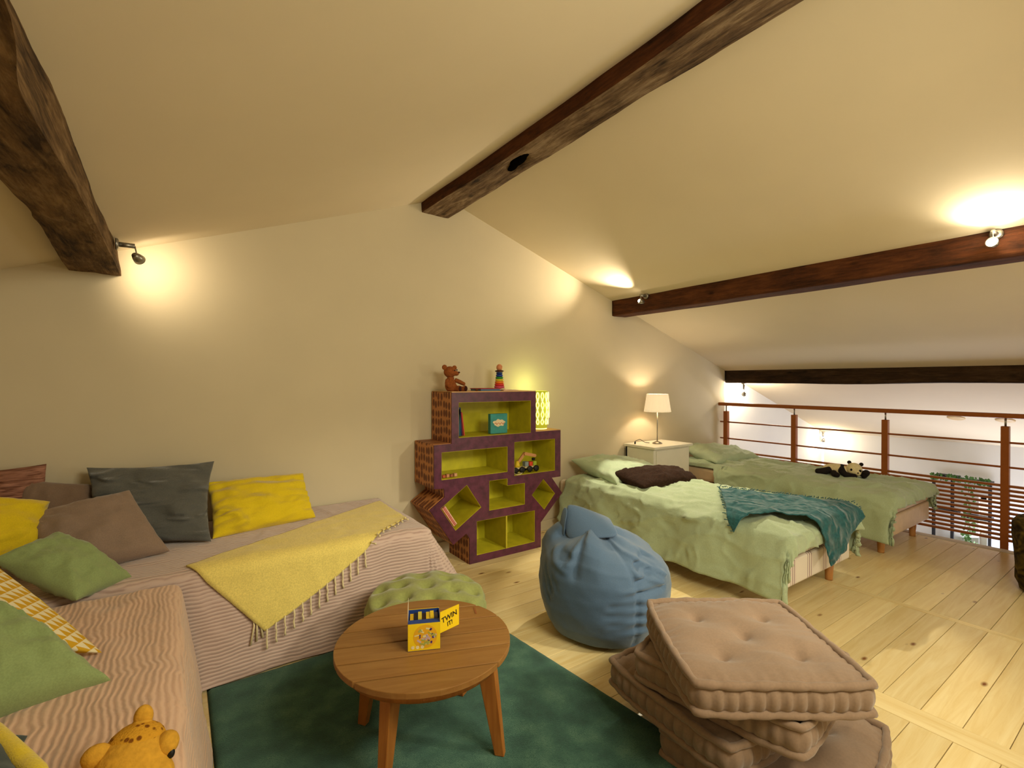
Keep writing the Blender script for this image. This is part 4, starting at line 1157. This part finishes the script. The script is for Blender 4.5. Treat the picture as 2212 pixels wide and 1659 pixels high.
TC = Vector((0.722, 1.585, 0)); TR_, TZ = 0.305, 0.385
ta = math.atan2(1.520 - 1.740, 1.034 - 0.466)
tbl = thing('coffee_table', 'round slatted teak coffee table on four splayed legs', 'table', TC + Vector((0, 0, 0.016)))
MT = Matrix.Translation(TC) @ Rz(ta)
edges = [-0.305, -0.206, -0.103, 0.0, 0.103, 0.206, 0.305]
for k in range(6):
    a0, a1 = edges[k] + 0.0035, edges[k+1] - 0.0035
    if k == 0: a0 = -0.3035
    if k == 5: a1 = 0.3035
    poly = []; m = 14
    for i in range(m + 1):
        y = a0 + (a1 - a0) * i / m; poly.append((math.sqrt(max(0, TR_**2 - y*y)), y))
    for i in range(m, -1, -1):
        y = a0 + (a1 - a0) * i / m; poly.append((-math.sqrt(max(0, TR_**2 - y*y)), y))
    # local object so grain runs along the slat
    bb = MB().prism(poly, TZ - 0.020, TZ)
    o = mobj('table_slat', bb.v, bb.f, M_teak, None, False)
    o.parent = tbl; o.matrix_parent_inverse = Matrix.Identity(4); o.location = (0, 0, -0.016); o.rotation_euler = (0, 0, ta)
    bv = o.modifiers.new('b', 'BEVEL'); bv.width = 0.002; bv.segments = 2; bv.limit_method = 'ANGLE'
MB().box((-0.275, -0.02, TZ - 0.045), (0.275, 0.02, TZ - 0.021), MT).box((-0.02, -0.275, TZ - 0.045), (0.02, 0.275, TZ - 0.021), MT).obj('under_brace', M_teakleg, tbl)
MB().box((0.205, 0.135, TZ + 0.0002), (0.212, 0.190, TZ + 0.0012), MT).obj('maker_plate', plain('worn_brass', (140, 84, 44)), tbl)
ring = MB()
ring.lathe([(0.262, TZ - 0.052), (0.275, TZ - 0.052), (0.275, TZ - 0.021), (0.262, TZ - 0.021)], TC, 64)
ring.obj('apron_ring', M_teakleg, tbl, True)
for lxx, lyy in ((0.572, 1.800), (0.960, 1.738), (0.912, 1.382), (0.520, 1.445)):
    bot = Vector((lxx, lyy, 0.016)); dv = Vector((lxx, lyy, 0)) - TC; top = TC + dv * 0.80 + Vector((0, 0, TZ - 0.021))
    ang = math.atan2(dv.y, dv.x)
    v = []
    for (c0, hw, hd) in ((bot, 0.013, 0.017), (bot + (top - bot) * 0.75, 0.020, 0.030), (top, 0.020, 0.033)):
        for sx, sy in ((-1,-1),(1,-1),(1,1),(-1,1)):
            q = Vector((sx * hd, sy * hw, 0)); q.rotate(Matrix.Rotation(ang, 3, 'Z')); v.append(c0 + q)
    f = [(3,2,1,0), (8,9,10,11)]
    for s0_ in (0, 4):
        for i in range(4): f.append((s0_+i, s0_+(i+1) % 4, s0_+4+(i+1) % 4, s0_+4+i))
    o = mobj('leg', v, f, M_teakleg, tbl, False)
    bv = o.modifiers.new('b', 'BEVEL'); bv.width = 0.003; bv.segments = 2; bv.limit_method = 'ANGLE'

# open yellow game box
M_y = plain('yellow_card', (226, 190, 24), 0.45, 0.04, 40)
M_b = plain('blue_card', (36, 62, 130), 0.5, 0.04)
G = thing('game_box', 'open yellow card game box with blue inside, on the table', 'box', (0.69, 1.56, TZ))
ga = math.atan2(1.489 - 1.533, 0.735 - 0.636)
MG = Matrix.Translation((0.638, 1.533, TZ + 0.0005)) @ Rz(ga)
W_, D_, H_ = 0.108, 0.105, 0.092
def gpanel(lo, hi, name, mat=M_y): return MB().box(lo, hi, MG).obj(name, mat, G)
gpanel((0, 0, 0), (W_, 0.002, H_), 'front_panel')
gpanel((0.002, 0.0022, 0.001), (W_ - 0.002, 0.003, H_ + 0.001), 'blue_lining', M_b)
gpanel((0, D_, 0), (W_, D_ + 0.002, H_ + 0.002), 'back_panel')
gpanel((0.002, D_ - 0.001, 0.001), (W_ - 0.002, D_, H_ + 0.001), 'blue_lining', M_b)
gpanel((0, 0.002, 0), (0.002, D_, H_ + 0.002), 'side_panel', M_b)
gpanel((-0.001, 0.02, H_), (0.0, D_, H_ + 0.045), 'open_flap', plain('pale_card', (215, 200, 170)))
gpanel((W_ - 0.002, 0.002, 0), (W_, D_, H_), 'side_panel', M_b)
gpanel((0, 0, 0), (W_, D_, 0.002), 'bottom_panel', M_b)
gpanel((0.002, 0.003, H_ - 0.006), (W_ - 0.002, 0.034, H_ - 0.002), 'inner_tray', M_b)
for k in range(7):
    cc = [(200, 160, 20), (25, 22, 30), (205, 185, 60), (40, 20, 24), (215, 180, 40), (225, 190, 40), (60, 54, 60)][k]
    x = 0.006 + k * 0.0138
    gpanel((x, 0.036, 0.004), (x + 0.0128, 0.085, H_ - 0.004 + 0.003 * (k % 3)), 'card_pack', plain('card_edge', cc, 0.6))
# right lid flap folded outwards
fa = math.radians(-12)
MF = MG @ Matrix.Translation((W_, D_ * 0.1, H_ * 0.52)) @ Rz(math.radians(36)) @ Matrix.Rotation(math.radians(0), 4, 'Y')
MB().box((0, 0, 0), (0.085, 0.0025, 0.072), MF).obj('open_flap', M_y, G)
MFt = MG @ Matrix.Translation((W_, D_ * 0.1, H_ * 0.52)) @ Rz(math.radians(36))
M_ink = plain('black_ink', (40, 30, 18), 0.6)
def text(body, size, M, mat, parent, name='lettering', ext=0.0003):
    cu = bpy.data.curves.new(name, 'FONT'); cu.body = body; cu.size = size; cu.extrude = ext; cu.align_x = 'CENTER'; cu.offset = 0.0004
    cu.materials.append(mat)
    o = bpy.data.objects.new(name, cu); COL.objects.link(o)
    me = bpy.data.meshes.new_from_object(o)
    bpy.data.objects.remove(o)
    me.materials.clear(); me.materials.append(mat)
    o = bpy.data.objects.new(name, me); COL.objects.link(o)
    o.parent = parent; o.matrix_parent_inverse = Matrix.Translation(-Vector(parent.location)); o.matrix_basis = M
    return o
RX = Matrix.Rotation(PI/2, 4, 'X')
text('TWIN', 0.026, MFt @ Matrix.Translation((0.042, -0.0006, 0.036)) @ Matrix.Rotation(math.radians(-8), 4, 'Y') @ RX, M_ink, G)
text('IT!', 0.022, MFt @ Matrix.Translation((0.044, -0.0006, 0.014)) @ Matrix.Rotation(math.radians(-8), 4, 'Y') @ RX, M_ink, G)
# round picture of scattered cards on the front
mf = MG @ RX
def disc(cx, cz, r_, th_, mat, name, n=28):
    poly = [(cx + r_ * math.cos(2*PI*k/n), cz + r_ * math.sin(2*PI*k/n)) for k in range(n)]
    return MB().prism(poly, 0.0001, 0.0001 + th_, mf).obj(name, mat, G)
disc(0.058, 0.048, 0.040, 0.0004, plain('amber_print', (214, 160, 30)), 'picture_disc')
cp = [plain('lilac_print', (190, 165, 175)), plain('pale_print', (215, 205, 150)), plain('violet_print', (70, 40, 100)), plain('green_print', (160, 160, 70))]
random.seed(5)
for mi in range(4):
    b = MB()
    for k in range(9):
        a = random.uniform(0, 2*PI); r_ = 0.034 * math.sqrt(random.random()); g = random.uniform(0, PI)
        cx, cz = 0.058 + r_ * math.cos(a), 0.050 + r_ * math.sin(a) * 0.85
        l, h = random.uniform(0.004, 0.008), random.uniform(0.0018, 0.0035)
        if mi == 2: l *= 0.7
        poly = [(cx + x * math.cos(g) - y * math.sin(g), cz + x * math.sin(g) + y * math.cos(g)) for x, y in ((-l, -h), (l, -h), (l, h), (-l, h))]
        b.prism(poly, 0.0005, 0.0007 + 0.0001 * mi, mf)
    b.obj('card_print', cp[mi], G)
for k in range(3): disc(0.016 + 0.016 * k, 0.013, 0.0058, 0.0005, M_pwhite, 'round_symbol', 16)

# ------------------------------------------------------------------ bean bag
M_bean = fabric('blue_grey_canvas', (80, 102, 128), 800, 0.05, 0.35, 3, rough=0.6, wd=0.02)
bcx, bcy = 1.87, 1.83
bt = thing('bean_bag', 'blue-grey bean bag chair on the pine floor', 'bean bag', (bcx, bcy, 0))
prof = [(0.0, 0.004), (0.15, 0.002), (0.24, 0.006), (0.285, 0.03), (0.318, 0.09), (0.338, 0.17), (0.345, 0.25), (0.337, 0.33), (0.31, 0.40), (0.27, 0.445), (0.215, 0.485), (0.155, 0.51), (0.095, 0.522), (0.05, 0.526), (0.018, 0.527)]
# refine profile
pr2 = []
for (a, b_) in zip(prof, prof[1:]):
    for k in range(7): pr2.append((a[0] + (b_[0]-a[0]) * k / 7, a[1] + (b_[1]-a[1]) * k / 7))
pr2.append(prof[-1])
na = 160; v = []; f = []
CREASE = [(2.75, 0.47, 3.55, 0.50, 0.022, -0.050), (3.55, 0.50, 3.40, 0.40, 0.016, 0.022), (3.40, 0.42, 3.15, 0.44, 0.02, -0.022), (3.62, 0.52, 3.50, 0.36, 0.018, -0.016),
          (3.0, 0.44, 3.35, 0.37, 0.015, 0.014), (3.75, 0.48, 4.30, 0.46, 0.05, 0.018),
          (4.50, 0.50, 5.05, 0.36, 0.016, 0.026), (4.60, 0.42, 5.1, 0.44, 0.022, -0.034), (4.45, 0.36, 4.95, 0.40, 0.013, -0.022), (4.48, 0.40, 4.9, 0.33, 0.014, 0.02),
          (4.46, 0.31, 4.95, 0.30, 0.012, -0.018), (4.0, 0.25, 4.38, 0.27, 0.012, -0.010), (3.95, 0.205, 4.38, 0.215, 0.010, -0.008), (4.0, 0.16, 4.38, 0.165, 0.010, -0.008),
          (2.9, 0.36, 3.05, 0.25, 0.012, -0.010), (2.8, 0.32, 3.0, 0.20, 0.012, -0.008), (3.1, 0.33, 3.2, 0.26, 0.012, -0.006)]
vd = Vector((math.cos(math.atan2(-bcy, -bcx)), math.sin(math.atan2(-bcy, -bcx)), 0))   # bag -> viewpoint
sd_ = Vector((vd.y, -vd.x, 0)) * -1                                                     # viewer's right... 
for i, (r_, z) in enumerate(pr2):
    for k in range(na):
        a = 2 * PI * k / na
        p = Vector((math.cos(a), math.sin(a), 0))
        lat = p.dot(Vector((0.72, -0.69, 0)))                 # + = right as seen
        top = max(0, (z - 0.30) / 0.26)
        fold = 0.030 * top * math.sin(6 * a + 1.3 + 3 * noise.noise(Vector((a, z * 5, 1)))) * math.sin(PI * min(1, top + 0.25))
        low = 0.006 * noise.fractal(Vector((p.x * 2, p.y * 2, z * 7)), 1.0, 2.0, 4)
        rr_ = r_ * (1 + 0.02 * noise.noise(Vector((p.x * 1.5, p.y * 1.5, 9)))) + fold * (r_ > 0.05) + low * (r_ > 0.05)
        zz = z + 0.02 * top * math.cos(5 * a + 0.5) - 0.085 * top * lat * min(1, r_ / 0.2) * 0.6
        # shift the gathered top towards the viewer's left
        sh = Vector((-0.72, 0.69, 0)) * 0.05 * top
        # seam groove
        sg2 = abs(((a - 4.41 + PI) % (2 * PI)) - PI)
        rr_ -= 0.012 * math.exp(-(sg2 / 0.03) ** 2) * (z > 0.04)
        rr_ += 0.009 * math.exp(-(sg2 / 0.22) ** 2) * math.sin(z * 120 + 4 * sg2) * (0.10 < z < 0.34)
        for (a0, z0, a1, z1, w0, dp) in CREASE:
            ax_, az_, bx_, bz_ = a0 * 0.33, z0, a1 * 0.33, z1
            px_, pz_ = a * 0.33, z
            tt_ = max(0, min(1, ((px_-ax_)*(bx_-ax_) + (pz_-az_)*(bz_-az_)) / ((bx_-ax_)**2 + (bz_-az_)**2 + 1e-9)))
            dd2 = math.hypot(px_ - ax_ - (bx_-ax_)*tt_, pz_ - az_ - (bz_-az_)*tt_)
            rr_ += dp * math.exp(-(dd2 / w0) ** 2) * (r_ > 0.05)
        v.append(Vector((bcx, bcy, 0)) + p * rr_ + sh + Vector((0, 0, max(0.002, zz))))
for j in range(len(pr2) - 1):
    for k in range(na):
        l = (k + 1) % na; f.append((j*na+k, j*na+l, (j+1)*na+l, (j+1)*na+k))
f.append(tuple((len(pr2)-1)*na + k for k in range(na)))
mobj('bag', v, f, M_bean, bt, True)
# gathered flap at the top left
def cloth_strip(rows, name, parent, mat, th=0.02, sub=2):
    v = []; n = len(rows[0]); f = []
    for r_ in rows: v += [Vector(p) for p in r_]
    for j in range(len(rows) - 1):
        for i in range(n - 1): f.append((j*n+i, j*n+i+1, (j+1)*n+i+1, (j+1)*n+i))
    o = mobj(name, v, f, mat, parent, True)
    s1 = o.modifiers.new('t', 'SOLIDIFY'); s1.thickness = th; s1.offset = 0
    s2 = o.modifiers.new('s', 'SUBSURF'); s2.levels = s2.render_levels = sub
    return o
L_ = Vector((-0.72, 0.69, 0)); F_ = Vector((-0.69, -0.72, 0)); B0 = Vector((bcx, bcy, 0))
def bp_(l, f_, z): return B0 + L_ * l + F_ * f_ + Vector((0, 0, z))
cloth_strip([[bp_(0.20, 0.10, 0.47), bp_(0.12, 0.14, 0.49), bp_(0.03, 0.15, 0.51), bp_(-0.08, 0.13, 0.51)],
             [bp_(0.21, 0.04, 0.55), bp_(0.13, 0.07, 0.56), bp_(0.04, 0.09, 0.555), bp_(-0.06, 0.08, 0.545)],
             [bp_(0.20, 0.0, 0.625), bp_(0.14, 0.02, 0.615), bp_(0.05, 0.03, 0.585), bp_(-0.04, 0.02, 0.56)],
             [bp_(0.195, -0.02, 0.63), bp_(0.13, -0.03, 0.62), bp_(0.05, -0.03, 0.59), bp_(-0.04, -0.03, 0.56)]], 'top_flap', bt, M_bean, 0.022)
cloth_strip([[bp_(0.24, 0.02, 0.47), bp_(0.205, 0.09, 0.47)], [bp_(0.235, 0.02, 0.56), bp_(0.205, 0.08, 0.555)], [bp_(0.215, -0.01, 0.635), bp_(0.185, 0.03, 0.62)]], 'handle_strap', bt, M_bean, 0.008)

# ------------------------------------------------------------------ stacked mattress cushions
M_fut = fabric('mocha_cotton', (134, 110, 90), 500, 0.06, 0.3, 5)
def floor_cushion(c, ang, side, z0, h, label, seed):
    t = thing('floor_cushion', label, 'cushion', (c[0], c[1], z0), 'stack of four mocha floor cushions')
    A = side / 2; M = place((c[0], c[1], z0 + h / 2), ang)
    n = 56; v = []; f = []
    pin = [(-0.5, -0.5), (0.5, -0.5), (0.5, 0.5), (-0.5, 0.5), (0, 0)]
    def wob(x, y): return 0.006 * noise.noise(Vector((x * 6 + seed, y * 6, seed)))
    def rnd(u, w_):   # rounded square
        k = 0.055
        return A * u * (1 - k * w_**4), A * w_ * (1 - k * u**4)
    for sg in (1, -1):
        for j in range(n + 1):
            for i in range(n + 1):
                u, w_ = 2*i/n - 1, 2*j/n - 1
                x, y = rnd(u, w_)
                e = (1 - u**6) * (1 - w_**6)
                z = h * 0.36 + h * 0.20 * e
                for pu, pw in pin:
                    q = math.hypot(u - pu * 0.9, w_ - pw * 0.9)
                    z -= h * 0.16 * math.exp(-(q / 0.07) ** 2) + h * 0.16 * math.exp(-(q / 0.24) ** 2)
                ed = 1 - max(abs(u), abs(w_))
                z += h * 0.05 * math.exp(-ed * 9) * abs(math.sin((u if abs(w_) > abs(u) else w_) * 22))
                z += 0.007 * noise.fractal(Vector((x * 5, y * 11, seed + sg)), 1.0, 2.0, 3)
                v.append(M @ Vector((x, y, sg * z + wob(x, y))))
    m = n + 1; K = m * m
    for j in range(n):
        for i in range(n):
            a = j * m + i; f.append((a, a+1, a+m+1, a+m)); f.append((K+a, K+a+m, K+a+m+1, K+a+1))
    # sides with upright ribs
    per = []
    NP = 240
    for k in range(NP):
        s_ = k / NP * 4; e = int(s_); r_ = (s_ - e) * 2 - 1
        per.append([(r_, -1), (1, r_), (-r_, 1), (-1, -r_)][e] + (e, r_))
    base = len(v)
    rows = 8
    for j in range(rows + 1):
        q = j / rows * 2 - 1
        for (u, w_, e, r_) in per:
            x, y = rnd(u, w_)
            nr2 = Vector(((0, -1), (1, 0), (0, 1), (-1, 0))[e])
            rib = abs(math.sin((r_ + 1) * PI / 2 * 13)) ** 0.5
            o_ = (0.006 + 0.016 * rib) * math.cos(q * PI / 2) ** 0.6 - 0.004
            crn = min(1, (1 - abs(r_)) * 8); 
            nn = nr2 * crn + Vector((x, y)).normalized() * (1 - crn) * 0.8
            v.append(M @ Vector((x + nn.x * o_, y + nn.y * o_, q * h * 0.36 + wob(x, y))))
    for j in range(rows):
        for k in range(NP):
            l = (k + 1) % NP; f.append((base+j*NP+k, base+j*NP+l, base+(j+1)*NP+l, base+(j+1)*NP+k))
    mobj('cover', v, f, M_fut, t, True)
    for sg in (1, -1):
        pts = []; rs = []
        for k, (u, w_, e, r_) in enumerate(per):
            x, y = rnd(u, w_)
            g = Vector((x, y)).normalized() * 0.002
            pts.append(M @ Vector((x + g.x, y + g.y, sg * h * 0.385 + wob(x, y))))
            rs.append(0.0130 * (0.80 + 0.25 * abs(math.sin(k * PI / 10 + seed)) + 0.12 * noise.noise(Vector((k * 0.3, seed, sg)))))
        MB().tube(pts, rs, 10, closed=True).obj('rolled_edge', M_fut, t, True)
    for pu, pw in pin:
        x, y = rnd(pu * 0.9, pw * 0.9)
        MB().ball(M @ Vector((x, y, h * 0.22)), (0.005, 0.005, 0.003)).obj('tuft', M_fut, t, True)
    return t
H4 = 0.108
floor_cushion((1.69, 0.845), math.radians(10.5), 0.575, 0.004, H4, 'mocha tufted floor cushion at the bottom of the stack', 1)
floor_cushion((1.635, 1.04), math.radians(-5), 0.55, 0.004 + H4, H4, 'mocha tufted floor cushion, third down in the stack', 2)
floor_cushion((1.675, 0.955), math.radians(9), 0.56, 0.004 + 2*H4, H4, 'mocha tufted floor cushion, second down in the stack', 3)
floor_cushion((1.595, 0.900), math.radians(-36), 0.535, 0.004 + 3*H4, H4, 'mocha tufted floor cushion on top of the stack', 4)

# ------------------------------------------------------------------ mottled pouf at the right edge
def mat_mott():
    m, t, b = nt('mottled_olive_fur', 0.95, 0.1)
    v = mapping(t, (1, 1, 1.6)); n = N(t, 'ShaderNodeTexNoise', Scale=9.0, Detail=6.0, Distortion=1.5); t.links.new(v, n.inputs['Vector'])
    t.links.new(ramp(t, n.outputs[0], [(0.36, lin((34, 24, 12))), (0.5, lin((72, 58, 22))), (0.64, lin((104, 84, 34)))]), b.inputs['Base Color'])
    bump(t, b, n.outputs[0], 0.9, 0.02); return m
sc_ = (4.42, 0.42)
v = []; f = []; na = 72
pr3 = [(0.0, 0.0), (0.22, 0.001), (0.255, 0.015), (0.27, 0.06), (0.27, 0.15), (0.285, 0.24), (0.29, 0.34), (0.285, 0.42), (0.26, 0.45), (0.18, 0.462), (0.02, 0.465)]
for r_, z in pr3:
    for k in range(na):
        a = 2*PI*k/na; q = r_ + (0.014 * noise.fractal(Vector((math.cos(a) * 2.5, math.sin(a) * 2.5, z * 8)), 1, 2, 4) if 0.1 < r_ else 0)
        v.append((sc_[0] + q * math.cos(a), sc_[1] + q * math.sin(a), z))
for j in range(len(pr3) - 1):
    for k in range(na):
        l = (k+1) % na; f.append((j*na+k, j*na+l, (j+1)*na+l, (j+1)*na+k))
f.append(tuple((len(pr3)-1)*na + k for k in range(na)))
tag(mobj('pouf', v, f, mat_mott(), None, True), 'mottled dark olive pouf like a tree stump at the right edge', 'pouf')
